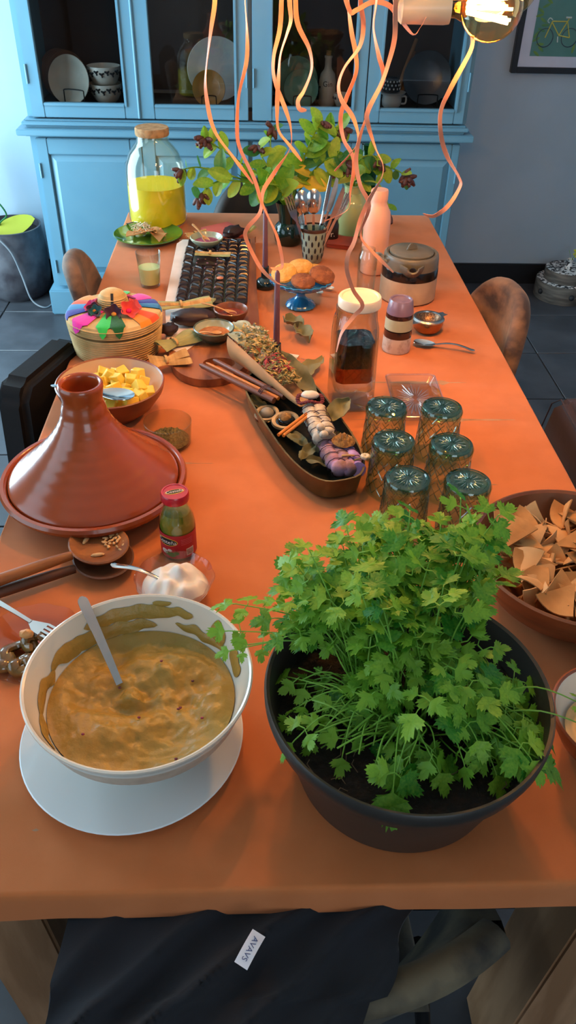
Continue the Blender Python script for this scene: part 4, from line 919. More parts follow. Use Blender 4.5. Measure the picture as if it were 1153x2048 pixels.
# paper cone of dried herbs
m_kraft = M('kraft_paper', '#b98c5c', .75, col2='#a97c4e', ns=8, bump=.3, bs=20)
a0 = Vector((-.108, 1.178, TZ+.070)); a1 = Vector((.012, .925, TZ+.062)); ax = (a1-a0).normalized(); sd = ax.cross(Vector((0, 0, 1))).normalized(); upv = sd.cross(ax)
kt = thing('herb_cone', 'kraft paper cone of dried herbs and petals lying across the tray', 'bouquet', (0, 0, 0))
def cone(u, v):
    r = .049*(1-v)+.014*v; a = PI*1.08+u*PI*1.12
    c = a0+(a1-a0)*v; k = 1+.07*noise.noise(Vector((u*5, v*6, 2)))
    return c+sd*(r*k*math.cos(a)*1.0)+upv*(r*k*.72*math.sin(a))+ax*(.04*math.sin(u*3)*(1-v))
obj('paper', G().sheet(cone, 24, 20, thick=.0008), m_kraft, kt, sm=60)
herbm = [M('dry_herb_green', '#8a8453', .9, col2='#6d683e', ns=60), M('dry_herb_straw', '#c2a568', .9, col2='#a98c50', ns=60), M('dry_petal_red', '#a33a40', .8, col2='#8b2c34', ns=40), M('dry_petal_white', '#d9cdb6', .9, col2='#c8bca3', ns=40)]
random.seed(31); g = G()
for q in range(620):
    v = rnd(.0, .78); r = (.047*(1-v)+.013*v)*math.sqrt(random.random()); a = rnd(0, 2*PI)
    c = a0+(a1-a0)*v+sd*r*math.cos(a)+upv*(abs(r*math.sin(a))*.75+.006)-sd*.006
    d = (ax*rnd(-.6, 1)+sd*rnd(-1, 1)+upv*rnd(-.3, .8)).normalized()
    mi = 3 if (v < .18 and q % 3 == 0) else (2 if .42 < v < .66 and q % 3 == 0 else q % 2)
    M4 = Matrix.Translation(c) @ d.to_track_quat('X', 'Z').to_matrix().to_4x4(); L = rnd(.005, .011)
    g.add([M4 @ Vector(p) for p in ((-L, 0, 0), (0, -.003, .001), (L, 0, 0), (0, .003, .001), (0, 0, .0025))], [(0, 1, 4), (1, 2, 4), (2, 3, 4), (3, 0, 4), (0, 3, 2, 1)], mi)
obj('dried_herbs', g, herbm, kt, sm=0, kind='stuff')
g = G()
for (x0_, v0_, dz_) in ((-.022, -.02, .012), (.004, -.05, .02), (.026, -.03, .012)):
    g.sheet(lambda u, v: a0+ax*(.075*v+v0_)+sd*(-x0_+(u-.5)*.034*math.sin(PI*min(1, v*.85+.12)))+upv*(dz_+.010*math.sin(PI*v)+.006*abs(u-.5)), 5, 7, thick=.0008)
obj('pale_leaf_tips', g, M('sage_leaf', '#a9ac96', .8, col2='#8f957c', ns=20, bump=.3), kt, kind='stuff')
# purple white bundle at the mouth of the cone = head, red petals collar, white smudge stick
m_wsage = M('white_sage', '#cfc5b6', .9, col2='#a79f92', ns=60, bump=.6, bs=90); m_thread = M('dark_thread', '#3c2233', .7, col2='#4a2b3f', ns=30); m_pinksage = M('pink_sage', '#b58aa8', .9, col2='#8c6a63', ns=40, lo=.35, hi=.65, bump=.6, bs=90); m_violet = M('violet_sage', '#9a78c8', .9, col2='#b99ad0', ns=40, bump=.5, bs=90)
def bundle(name, label, p0, p1, r, mats, stems, wraps, seed):
    random.seed(seed); t = thing(name, label, 'herb bundle', (0, 0, 0)); p0 = Vector(p0); p1 = Vector(p1); ax = (p1-p0).normalized(); sd = ax.cross(Vector((0, 0, 1))).normalized()
    for k in range(stems):
        o = (k-(stems-1)/2)*r*1.15; pts = [p0+(p1-p0)*q/10+sd*o*(1-.3*abs(q/10-.5))+Vector((0, 0, .003*math.sin(q*1.3+k))) for q in range(11)]
        obj('sage_roll', G().tube(pts, [r*(.75+.2*math.sin(q*2.1+k)+.15*(q not in (0, 10))) for q in range(11)], 12), mats[k % len(mats)], t, sm=70)
        R_ = r*1.12; n = wraps*10; hp = [p0+(p1-p0)*(.06+.86*q/n)+sd*(o*(1-.3*abs(.06+.86*q/n-.5))+R_*math.cos(q*2*PI/10*1.0))+Vector((0, 0, R_*math.sin(q*2*PI/10))) for q in range(n+1)]
        obj('thread', G().tube(hp, .0008, 5), m_thread, t)
    return t
bundle('sage_bundle', 'white sage bundle wrapped in dark thread in the middle of the tray', (.030, .905, TZ+.056), (.048, .800, TZ+.052), .0155, [m_wsage], 2, 5, 3)
bundle('sage_bundle', 'pink and violet sage bundle at the near end of the tray', (.060, .812, TZ+.040), (.086, .716, TZ+.042), .0155, [m_violet, m_pinksage, m_pinksage], 3, 4, 4)
random.seed(5); g = G()
for q in range(26):
    a = 2*PI*q/26; g.ell((.024+.024*math.cos(a), .915+.016*math.sin(a), TZ+.074+.004*math.sin(a*3)), (.005, .0045, .003), 6, 4)
o = obj('petal_collar', g, M('wine_petal', '#6e2430', .8, col2='#571a26', ns=40)); tag(o, 'ring of dark red petals at the tip of the herb cone', 'petals'); o['kind'] = 'stuff'
o = obj('salt_stone', G().ell((0, 0, 0), (.018, .012, .007), 14, 8, wob=lambda v: 1+.12*noise.noise(v*3)), M('salt_white', '#e0d5c9', .7, col2='#d2c6b9', ns=40), None, (.024, .916, TZ+.083)); tag(o, 'white stone inside the ring of dark red petals', 'stone')
heap('seed_heap', 'crumbly brown seed cluster on the pink sage bundle', (.079, .790, TZ+.057), .022, .012, M('brown_seed', '#a07a45', .9, col2='#755430', ns=160, bump=1, bs=220), seed=9, amp=.6)
for k, (x, y, z) in enumerate(((.038, .812, .074), (.052, .806, .070), (.043, .795, .069))):
    o = obj('white_bud', G().ell((0, 0, 0), (.0085, .0085, .0075), 12, 7), m_wsage, None, (x, y, TZ+z)); tag(o, 'pale dried bud on the white sage bundle, '+('left rear', 'right rear', 'foremost')[k], 'bud')
g = G().tube(spline([(.072, .742, TZ+.0585), (.082, .738, TZ+.062), (.094, .742, TZ+.0585)], 6), .0018, 6); o = obj('string_tie', g, m_husk); tag(o, 'straw string tied over the violet sage bundle', 'string')
# candle bundle
t = thing('candle_bundle', 'two brown tapers and an orange one tied together at the head of the tray', 'candles', (0, 0, 0))
m_btap = M('brown_wax', '#74452f', .45, col2='#6a3d29', ns=8); m_otap = M('orange_wax', '#c97a2c', .45, col2='#bd6f25', ns=8)
for k, (p, q, mt, r) in enumerate((((-.200, 1.098, TZ+.052), (-.045, .950, TZ+.050), m_btap, .0068), ((-.187, 1.106, TZ+.052), (-.036, .955, TZ+.052), m_otap, .0042), ((-.172, 1.120, TZ+.052), (-.024, .962, TZ+.052), m_btap, .0066))):
    p = Vector(p); q = Vector(q); obj('taper', G().tube([p, p+(q-p)*.04, q], [r*.4, r*.85, r], 12), mt, t, label='orange taper' if k == 1 else None)
c = Vector((-.064, .986, TZ+.0535)); g = G()
for q in range(3):
    dr = Vector((.165, -.195, 0)).normalized(); M4 = Matrix.Translation(c+dr*.004*q) @ dr.to_track_quat('Z', 'Y').to_matrix().to_4x4(); g.lathe([(.0165, -.0015), (.018, 0), (.0165, .0015)], 16, M4=M4 @ Matrix.Diagonal((1, .62, 1, 1)))
obj('string', g, m_thread, t)
# two round incense holders
for k, (x, y, z, r, lab) in enumerate(((-.058, .935, .034, .026, 'round dark dish with a grey cap, upper left in the tray'), (-.022, .905, .036, .029, 'round dark dish with a pale rim and brown centre in the tray'))):
    t = thing('incense_holder', lab, 'holder', (x, y, TZ+z-.016)); t.rotation_euler = (.12, -.1, 0)
    obj('base', G().lathe([(0, 0), (r*.8, 0), (r, .006), (r*.98, .011), (r*.85, .0125), (0, .011)], 30), m_blackg, t)
    obj('rim', G().lathe([(r*.97, .0115), (r*.93, .0155), (r*.72, .0155), (r*.66, .0125)], 30), M('pale_bone', '#b99f77', .6, col2='#8c7654', ns=40), t)
    obj('cap', G().ell((0, 0, .014), (r*.55, r*.55, .010), 20, 8), M('grey_cap', '#8f8a80', .5, col2='#777268', ns=30) if k == 0 else m_blackg, t)
    if k: obj('seed_centre', G().ell((0, 0, .022), (r*.42, r*.42, .007), 16, 8, wob=lambda v: 1+.2*noise.noise(v*5)), M('brown_seed', '#a07a45'), t)
for k, (dx, lab) in enumerate(((0, 'left orange incense stick jutting over the tray edge'), (.009, 'right orange incense stick jutting over the tray edge'))):
    p = Vector((-.040+dx, .806-dx*.3, TZ+.061)); q = Vector((.022+dx, .892, TZ+.060))
    tag(obj('incense_stick', G().tube([p, q], .0032, 10), m_otap), lab, 'incense')
o = dleaf('olive dried leaf leaning on the right rim of the tray', (.082, .905, TZ+.050), .062, .040, (.3, -.5, .6), 12, .012)
o = dleaf('large grey olive leaf along the right side of the herb cone', (.012, 1.05, TZ+.045), .17, .045, (.5, .1, -1.15), 15, .012)
random.seed(14)
for k, (x, y, rz, lab) in enumerate(((.075, .86, .5, 'under the rim leaf'), (-.005, .86, 2.2, 'below the incense sticks'), (.02, .815, 1.0, 'beside the white sage bundle'), (-.075, .985, -1, 'at the head of the tray'), (.045, .775, -.3, 'at the near left'))):
    dleaf('dark dried leaf on the tray floor, '+lab, (x, y, TZ+.009), .07, .03, (0, 0, rz), 20+k, .006)
t = thing('dried_flower', 'small pale dried flower hanging over the near right corner of the tray', 'flower', (.108, .738, TZ+.052))
obj('stem', G().tube(spline([(-.03, -.005, -.004), (-.012, .0, .0), (.0, .002, .003)], 4), .0013, 6), M('dry_herb_green', '#8a8453'), t)
g = G()
for q in range(8): a = 2*PI*q/8; g.ell((.006+.005*math.cos(a), .003+.005*math.sin(a), .005), (.005, .004, .004), 7, 5)
obj('flower_head', g, M('dry_petal_white', '#d9cdb6'), t, kind='stuff')

# ---------------------------------------------------------------- hat basket
m_straw = M('woven_straw', '#d9b87f', .8, col2='#c29d62', ns=18, nd=6, bump=.4, bs=60)
t = thing('hat_basket', 'lidded round straw basket with a sombrero lid of rainbow felt and felt flowers', 'basket', (-.403, 1.283, TZ))
def weave(rbot, rtop, z0, z1, n, cord=.0042):
    pr = []
    for k in range(n):
        q = k/(n-1); r = rbot+(rtop-rbot)*q; z = z0+(z1-z0)*q
        pr += [(r-.0016, z-cord*.35), (r+.0012, z), (r-.0016, z+cord*.35)]
    return pr
wb = lambda a, r, z: 1+.006*noise.noise(Vector((a*14, z*90, 1)))
obj('body', G().lathe([(0, 0)]+weave(.098, .106, .003, .060, 11)+[(.10, .060), (0, .058)], 110, wob=wb), m_straw, t, sm=30)
obj('inner_rim', G().lathe([(.1012, .060), (.1012, .0665), (.098, .0665), (0, .0665)], 60), M('dark_straw', '#8a6a3e', .85, col2='#76582f', ns=20), t)
ld = obj('lid', G().lathe([(0, .0668)]+weave(.107, .108, .069, .085, 4)+[(.104, .0915), (.09, .0945), (.06, .098), (.04, .100), (0, .100)], 110, wob=wb), m_straw, t, sm=30)
obj('crown', G().lathe(weave(.037, .031, .0995, .126, 7)+[(.026, .134), (.016, .140), (0, .142)], 60, wob=wb), m_straw, t, sm=30)
g = G(); g.sheet(lambda u, v: ((u-.5)*.006+.004, -.0378+.0098*v-.003*v*v+.010*v*v, .104+.036*v), 2, 8, thick=-.0012); obj('black_notch', g, m_ink, t)
felts = [('orange', '#f08a1c'), ('red_orange', '#e0531d'), ('sky_blue', '#1d86c4'), ('royal_blue', '#1b2f9a'), ('magenta', '#e0129a'), ('bright_green', '#2fc455'), ('dark_green', '#0f5a2a'), ('orange', '#f08a1c'), ('red_orange', '#e0531d'), ('teal_blue', '#1774ae'), ('royal_blue', '#1b2f9a'), ('magenta', '#e0129a'), ('bright_green', '#2fc455'), ('turquoise', '#13806a')]
angs = [(132, 150), (152, 166), (168, 186), (187, 203), (214, 242), (256, 273), (274, 292), (312, 328), (329, 345), (4, 18), (19, 34), (38, 62), (76, 92), (94, 112)]
for k, ((nm, hx), (d0, d1)) in enumerate(zip(felts, angs)):
    mt = M('felt_'+nm, hx, .95, col2=hx, ns=50, sheen=.3, bump=.3, bs=200); A0 = math.radians(d0-1); A1 = math.radians(d1+1); pt = nm in ('bright_green', 'magenta', 'dark_green')
    def f(u, v):
        a = A0+(A1-A0)*u; e = 1.0; q = v
        if pt: e = 1-abs(u-.5)*.45+.1
        r = .036+(.0715*e)*q
        z = .1012-.006*min(1, max(0, (r-.04)/.05))-(.0035*max(0, (r-.09)/.018)) if r < .1055 else .0925-(r-.1055)*4
        rr = min(r, .1108)
        return (rr*math.cos(a), rr*math.sin(a), max(z, .070)+.0012+.0008*math.sin(PI*u))
    obj('felt_strip', G().sheet(f, 6, 14, thick=.0010), mt, t, sm=60, label=nm.replace('_', ' ')+' felt strip')
def felt_flower(x, y, z, r, hx, hx2, tx, ty_):
    M4 = T(x, y, z) @ T(rx=tx, ry=ty_)
    g = G(); n = 40
    g.lathe([(.2*r, 0), (.55*r, .25*r), (.85*r, .55*r), (r, .75*r), (.97*r, .78*r), (.8*r, .56*r), (.5*r, .3*r), (0, .12*r)], n, M4=M4, wob=lambda a, rr, zz: 1+.14*math.sin(5*a)*(rr/r))
    f = obj('felt_flower', g, M('felt_f'+hx[1:], hx, .95, col2=hx, ns=40, sheen=.3), t, sm=60)
    g = G().ell(M4 @ Vector((0, 0, .28*r)), (.32*r, .32*r, .25*r), 10, 6); obj('flower_centre', g, M('felt_f'+hx2[1:], hx2, .95, col2=hx2, ns=40), f)
for a in ((-.036, -.034, .103, .016, '#3a1238', '#c7782e', .7, 0), (.008, -.047, .101, .019, '#3b1636', '#d08a3a', .8, .1), (.038, -.036, .104, .020, '#d8433c', '#e0206a', .6, .45), (.044, -.012, .104, .016, '#c8505c', '#a53a2a', .2, .7), (-.030, -.040, .102, .015, '#12565a', '#0b3b34', .7, -.3), (-.043, -.016, .103, .016, '#c22a6a', '#8c1c4a', .2, -.6), (-.04, -.003, .104, .013, '#d94a7a', '#a2285a', 0, -.6), (.030, .03, .103, .014, '#b84a8a', '#7c2a5a', -.3, .4)): felt_flower(*a)

# ---------------------------------------------------------------- pineapple bowl
m_terra = M('terracotta_bowl', '#8f4a2c', .4, col2='#7d3e23', ns=6, coat=.2); m_bisque = M('bisque_inside', '#d9b79a', .35, col2='#cfab8c', ns=6, coat=.2)
bowl('pineapple_bowl', 'terracotta bowl with cream inside full of pineapple chunks', 'bowl', (-.372, .988, TZ), .108, .072, .055, m_terra, .005, 60, m_bisque)
m_pine = M('pineapple', '#f4d458', .4, col2='#ecc23a', ns=14, sss=.2, bump=.3, bs=80, stretch=(1, 1, .3))
random.seed(21)
ch = [mesh('pineapple_chunk', G().add([(sx*a*(1-.15*(sz > 0)), sy*b*(1-.25*(sx > 0)), sz*c) for sz in (-1, 1) for sy in (-1, 1) for sx in (-1, 1)], [(0, 2, 3, 1), (4, 5, 7, 6), (0, 1, 5, 4), (2, 6, 7, 3), (0, 4, 6, 2), (1, 3, 7, 5)]), m_pine, bev=.0014, seg=1) for a, b, c in ((.0145, .011, .011), (.012, .0125, .010), (.016, .010, .011))]
heap('pineapple_pulp', 'juicy pineapple pulp under the chunks in the terracotta bowl', (-.368, .990, TZ+.026), .082, .010, m_pine, seed=4)
n = 0; pts = []
for L_, cnt, zz in ((0, 20, .037), (1, 24, .051), (2, 10, .062)):
    for k in range(cnt):
        for tr_ in range(60):
            a = rnd(0, 2*PI); r = (.058, .074, .052)[L_]*math.sqrt(random.random()); x = r*math.cos(a)+.006*L_; y = r*math.sin(a)+.006*L_
            if not (-.1 < x < -.0 and y < -.05) and all((x-p[0])**2+(y-p[1])**2 > .020**2 for p in pts if p[2] == L_): break
        pts.append((x, y, L_)); o = obj('pineapple_chunk', ch[k % 3], None, None, (-.372+x, .988+y, TZ+zz+rnd(-.002, .003)), (rnd(-.6, .6), rnd(-.6, .6), rnd(0, 6)))
        tag(o, 'yellow pineapple chunk heaped in the terracotta bowl', 'fruit', 'pineapple chunks in the bowl')
spoon('serving_spoon', 'steel spoon lying in the pineapple bowl, handle over the left rim', 'spoon', (-.350, .926, TZ+.078), (0, -.03, PI-.20), .135, .0225, m_steel)

# ---------------------------------------------------------------- tagine
m_tag = M('glazed_terracotta', '#a24a20', .22, col2='#94411b', ns=5, coat=.3, bump=.05, bs=8)
tx, tyy = -.362, .705
t = thing('tagine', 'glazed terracotta tagine with tall conical open necked lid on a round base', 'tagine', (tx, tyy, TZ))
obj('base_dish', G().lathe([(0, 0), (.115, 0), (.125, .004), (.150, .024), (.1585, .034), (.160, .040), (.157, .0455), (.151, .046), (.1475, .043), (.146, .036), (.12, .012), (0, .010)], 80), m_tag, t)
pr = [(.1435, 0), (.1455, .003), (.1445, .007)]
for k in range(0, 29):
    q = k/28; r = .036+.108*(1-q)**1.75+.0005*math.sin(k*2.2); z = .008+.138*(q**.92); pr.append((r, z))
pr += [(.0335, .152), (.0325, .158), (.034, .166), (.0362, .178), (.0362, .184), (.034, .1875), (.0305, .187), (.028, .182), (.027, .165), (.0275, .15), (.024, .146), (0, .145)]
obj('conical_lid', G().lathe(pr, 80), m_tag, t, (0, 0, .0365), sm=60)
# herb glass
t = thing('herb_dish', 'low clear glass dish with dried green brown herbs beside the tagine', 'dish', (-.250, .875, TZ))
obj('body', G().lathe([(0, 0), (.040, 0), (.043, .003), (.046, .048), (.0445, .0485), (.0415, .006), (0, .005)], 44), m_thin, t)
heap('dried_oregano', 'dried oregano in the low glass dish', (-.250, .875, TZ+.0055), .0405, .019, M('oregano', '#7c6a3a', .95, col2='#5a4c28', ns=220, bump=1, bs=260), seed=7, amp=.35, n=40, fr=9)

# ---------------------------------------------------------------- salsa bottle
t = thing('salsa_bottle', 'small glass bottle of green salsa with red cap and red label', 'bottle', (-.206, .552, TZ))
pr = [(0, 0), (.026, 0), (.0285, .004), (.0285, .062), (.0265, .074), (.020, .092), (.0185, .100), (.0185, .106)]
obj('body', G().lathe(pr+[(r-.0012, z) for r, z in reversed(pr[2:])]+[(0, .004)], 40), m_thin, t)
obj('salsa', G().lathe([(0, .0045), (.026, .0045), (.027, .008), (.027, .060), (.0255, .071), (.0215, .0835), (0, .0835)], 40), M('green_salsa', '#86861c', .35, col2='#9a9430', ns=90, lo=.55, hi=.7), t)
obj('cap', G().lathe([(.0185, .1062), (.0215, .1062), (.022, .108), (.022, .1175), (.0205, .1205), (.018, .1205), (.0175, .1195), (0, .1195)], 48), M('red_cap', '#c0182a', .3, col2='#b01424', ns=6, coat=.3), t)
m_lred = M('red_label', '#b3202c', .5, col2='#a81b27', ns=8); m_lwht = M('label_white', '#efe9e0', .5, col2='#e6e0d6', ns=9); m_lyel = M('label_yellow', '#e2b53c', .5, col2='#d6aa34', ns=9); m_lgrn = M('label_green', '#5f8f3a', .5, col2='#4f7d30', ns=40)
ca = -PI/2+.0
def patch(a0, a1, z0, z1, r): return G().sheet(lambda u, v: (r*math.cos(a0+(a1-a0)*u), r*math.sin(a0+(a1-a0)*u), z0+(z1-z0)*v), max(2, int(abs(a1-a0)*10)), 1)
lb = obj('label', patch(ca-2.3, ca+2.3, .008, .054, .0287), m_lred, t, label='red paper label')
g = G().sheet(lambda u, v: (0, 0, 0), 1, 1); g = G()
el = G().ell((0, 0, 0), (.0195, .0078, .0001), 28, 6); obj('oval_badge_edge', wrap(el, .0289, .0405, ca-.6), m_lyel, lb)
el = G().ell((0, 0, 0), (.0182, .0066, .0001), 28, 6); obj('oval_badge', wrap(el, .0290, .0405, ca-.6), m_ink, lb)
obj('lettering', wrap(text_geo('Costeña', .0105), .02925, .0402, ca-.6), m_lwht, lb, sm=0)
obj('barcode_panel', patch(ca+.52, ca+1.0, .012, .026, .0289), m_lwht, lb)
g = G()
for q in range(13): a = ca+.55+q*.034; b = patch(a, a+(.018 if q % 3 else .010), .0135, .0245, .0290); g.add(b.v, b.f)
obj('barcode', g, m_ink, lb, kind='stuff')
el = G()
for (da, z, r_, mi) in ((-.75, .020, .0065, 0), (-.55, .017, .005, 1), (-.3, .016, .007, 1), (-.05, .019, .005, 1), (-.42, .024, .004, 0)):
    e = G().ell((0, 0, 0), (r_, r_*.75, .0001), 14, 5); wrap(e, .0290, z, ca+da); el.add(e.v, e.f, mi)
obj('vegetable_print', el, [m_lwht, m_lgrn], lb, kind='stuff')
g = G()
for q in range(4): b = patch(ca+.25, ca+.95, .045-q*.0032, .0462-q*.0032, .0289); g.add(b.v, b.f)
obj('small_print', g, M('label_pink', '#c9606a', .6, col2='#bf5660', ns=9), lb, kind='stuff')
g = text_geo('Costeña', .0082); g.move(T(0, 0, .1205, .3)); e = G().ell((0, 0, 0), (.015, .006, .0004), 24, 6); e.move(T(0, 0, .1198, .3)); e2 = G().ell((0, 0, 0), (.0138, .005, .0004), 24, 6); e2.move(T(0, 0, .12, .3))
obj('cap_badge', e, m_lyel, t); obj('cap_badge_centre', e2, m_ink, t); obj('cap_lettering', g, m_lwht, t, sm=0)

# ---------------------------------------------------------------- big wooden ladles
m_ladle = M('ladle_wood', '#a4642f', .5, col2='#7d4620', ns=6, nd=6, stretch=(1, 5, 5), bump=.2, bs=50); m_ladled = M('dark_ladle_wood', '#5a3420', .5, col2='#6b4028', ns=6, stretch=(1, 5, 5))
def ladle(label, x, y, z, rz, R, L, mat, tilt=0):
    t = thing('wooden_ladle', label, 'ladle', (x, y, z), rz); t.rotation_euler = (0, tilt, rz)
    obj('bowl', G().lathe([(0, 0), (R*.6, .0015), (R*.92, .010), (R, .016), (R*.95, .0175), (R*.6, .008), (0, .006)], 44, wob=lambda a, r, z_: 1-.06*math.cos(2*a)), mat, t)
    obj('handle', G().tube([(R*.93, 0, .011), (R+.03, 0, .0125), (R+L*.5, 0, .014), (R+L, 0, .0145)], [.007, .0085, .0095, .0105], 14), mat, t)
    return t
ladle('darker wooden ladle lying underneath the used one', -.322, .520, TZ+.0003, PI+.49, .050, .22, m_ladled)
ladle('used wooden ladle with food crumbs on top of the darker ladle', -.329, .532, TZ+.0185, PI+.57, .049, .22, m_ladle, -.02)
g = G(); random.seed(8)
for q in range(26):
    a = rnd(-.6, 1.5); r = .034*math.sqrt(random.random()); L = rnd(.002, .006)
    e = G().ell((0, 0, 0), (L, rnd(.0015, .003), .0018), 7, 5); e.move(T(-.324+r*math.cos(a), .536+r*math.sin(a), TZ+.0275+r*.08, rnd(0, 6))); g.add(e.v, e.f)
for (x, y, rz) in ((-.328, .512, .2), (-.352, .548, 1.3)):
    e = G().ell((0, 0, 0), (.011, .0038, .003), 10, 6); e.move(T(x, y, TZ+.0275, rz)); g.add(e.v, e.f)
o = obj('crumbs', g, M('pale_crumb', '#dcae78', .7, col2='#c99a62', ns=60)); tag(o, 'pale crumbs of food in the used wooden ladle', 'crumbs'); o['kind'] = 'stuff'

# ---------------------------------------------------------------- soured cream and chillies
m_pinkgl = glass('rosy_glass', '#fbf2ee', edge='#e3cbc3')
sc8 = lambda a, r, z: 1+.045*abs(math.cos(5*a))*(z/.04)
t = thing('cream_dish', 'scalloped rosy glass dish of soured cream behind the big white bowl', 'dish', (-.203, .447, TZ))
obj('body', G().lathe([(0, 0), (.03, 0), (.034, .003), (.050, .022), (.058, .040), (.0565, .0405), (.048, .024), (.031, .006), (0, .005)], 60, wob=sc8), m_pinkgl, t)
heap('soured_cream', 'thick white soured cream in the scalloped glass dish', (-.203, .447, TZ+.016), .050, .034, M('cream_white', '#f3ebe0', .5, col2='#efe6da', ns=8, sss=.2, spec=.3), seed=13, n=48, amp=.4, fr=2.7)
spoon('cream_spoon', 'steel spoon in the soured cream, handle to the left', 'spoon', (-.200, .432, TZ+.036), (0, -.16, PI-.30), .105, .012, m_steel)
t = thing('chilli_plate', 'clear rosy glass plate with dark pickled chillies at the left edge', 'plate', (-.395, .345, TZ))
obj('body', G().lathe([(0, 0), (.048, 0), (.052, .002), (.075, .013), (.0735, .0145), (.05, .004), (0, .003)], 56, wob=lambda a, r, z: 1+.02*math.cos(12*a)*(r > .06)), m_pinkgl, t)
m_chil = M('pickled_chilli', '#6a4a22', .2, col2='#8f6a36', ns=14, coat=.5); random.seed(9)
for k, (dx, dy, dz, rz, R, lab) in enumerate(((-.012, -.020, .012, .3, .023, 'largest ring'), (.014, -.026, .011, 1.2, .017, 'right hand curl'), (-.034, -.030, .011, 2.2, .015, 'left hand curl'), (.006, -.008, .021, .0, .013, 'topmost curl'), (-.004, -.040, .011, .8, .013, 'nearest curl'))):
    a1_ = 4.6 if k else 5.4
    o = obj('chilli_slice', G().tube([(R*math.cos(a1_*q/14), R*.8*math.sin(a1_*q/14), .003*math.sin(q)) for q in range(15)], [(.0098)*(.55+.45*math.sin(PI*q/14)) for q in range(15)], 9, flat=.7), m_chil, None, (-.395+dx, .345+dy, TZ+dz), (rnd(-.2, .2), rnd(-.2, .2), rz)); tag(o, 'dark pickled chilli slice on the rosy glass plate, '+lab, 'chilli')
o = obj('carrot_scrap', G().ell((0, 0, 0), (.010, .006, .007), 12, 7, wob=lambda v: 1+.2*noise.noise(v*4)), M('pale_orange', '#d98f4a', .5, col2='#e2a666', ns=40), None, (-.397, .338, TZ+.036)); tag(o, 'pale orange scrap on top of the pickled chillies', 'food')
t = thing('fork', 'steel fork resting on the chilli plate, tines towards the big bowl', 'fork', (-.381, .354, TZ+.030)); t.rotation_euler = (0, -.05, PI-.56)
obj('handle', G().sheet(lambda u, v: (.02+.11*v, (u-.5)*2*(.0028+.0042*v**2), .003*math.sin(PI*v)), 3, 14, thick=.002), m_steel, t, sm=60)
poly = [(.022, -.003), (.022, .003), (.008, .0115), (-.004, .012)]; y = .012
for q in range(4):
    poly += [(-.032, y), (-.032, y-.0038), (-.004, y-.0038)]; y -= .0038
    if q < 3: y -= .0029; poly += [(-.004, y)]
obj('tines', G().prism([(a, b) for a, b in poly], -.001, .001), m_steel, t, sm=30)

# ---------------------------------------------------------------- big dip bowl
t = thing('dinner_plate', 'large pale white plate under the big dip bowl', 'plate', (-.236, .190, TZ))
obj('body', G().lathe([(0, 0), (.09, 0), (.095, .003), (.136, .011), (.1375, .0125), (.136, .0135), (.094, .0055), (0, .0045)], 72), M('plate_white', '#eef4f6', .12, col2='#e9f0f3', ns=4, coat=.4), t)
m_bw = M('bowl_white', '#e3ddcf', .2, col2='#dcd5c6', ns=5, coat=.4)
m_specks = M('bowl_speckled', '#cbb49a', .35, col2='#b59a7e', ns=60, nd=6, lo=.35, hi=.75)
BX, BY, B0 = -.222, .203, TZ+.0058
t = thing('dip_bowl', 'big white stoneware bowl of green brown dip on a pale plate', 'bowl', (BX, BY, B0))
obj('foot', G().lathe([(0, 0), (.062, 0), (.064, .004), (.078, .014)], 72), m_bw, t)
obj('body', G().lathe([(.078, .014), (.104, .035), (.122, .060), (.131, .086)], 80), m_specks, t)
obj('rim', G().lathe([(.131, .086), (.1345, .098), (.1365, .1), (.1365, .1025), (.1345, .1035), (.132, .102), (.1275, .086), (.117, .058), (.098, .034), (.06, .012), (0, .010)], 80), m_bw, t)
m_dip = M('avocado_dip', '#b0853a', .38, col2='#9a8442', ns=9, nd=5, lo=.35, hi=.7, bump=.7, bs=55, bdist=.005, spec=.35)
def swirl(x, y):
    r = math.hypot(x, y); a = math.atan2(y, x)
    z = .012*math.sin(a*2.0+r*62+1.2)*(.5+.5*noise.noise(Vector((x*13, y*13, 1))))*min(1, r/.03)
    z += .014*noise.noise(Vector((x*16, y*22, 4)))+.006*noise.noise(Vector((x*45, y*60, 2)))+.0022*noise.noise(Vector((x*130, y*130, 2)))
    d = math.hypot((x+.012)*.9, (y-.005)*1.2); z += -.010*math.exp(-((d-.02)/.010)**2)+.007*math.exp(-((x+.045)**2+(y+.035)**2)/.0014)
    z -= .006*max(0, noise.noise(Vector((x*9+5, y*26+x*12, 9))))
    return z
def dipf(u, v):
    a = 2*PI*u; q = v; R = .1135; x = R*q*math.cos(a); y = R*q*math.sin(a); z = .054+swirl(x, y)*(1-q**7)+.002*q**6
    return (x, y, z)
o = obj('dip', G().sheet(dipf, 130, 60), m_dip, None, (BX, BY, B0), sm=80); tag(o, 'swirled green brown avocado dip in the big white bowl', 'food'); o['kind'] = 'stuff'
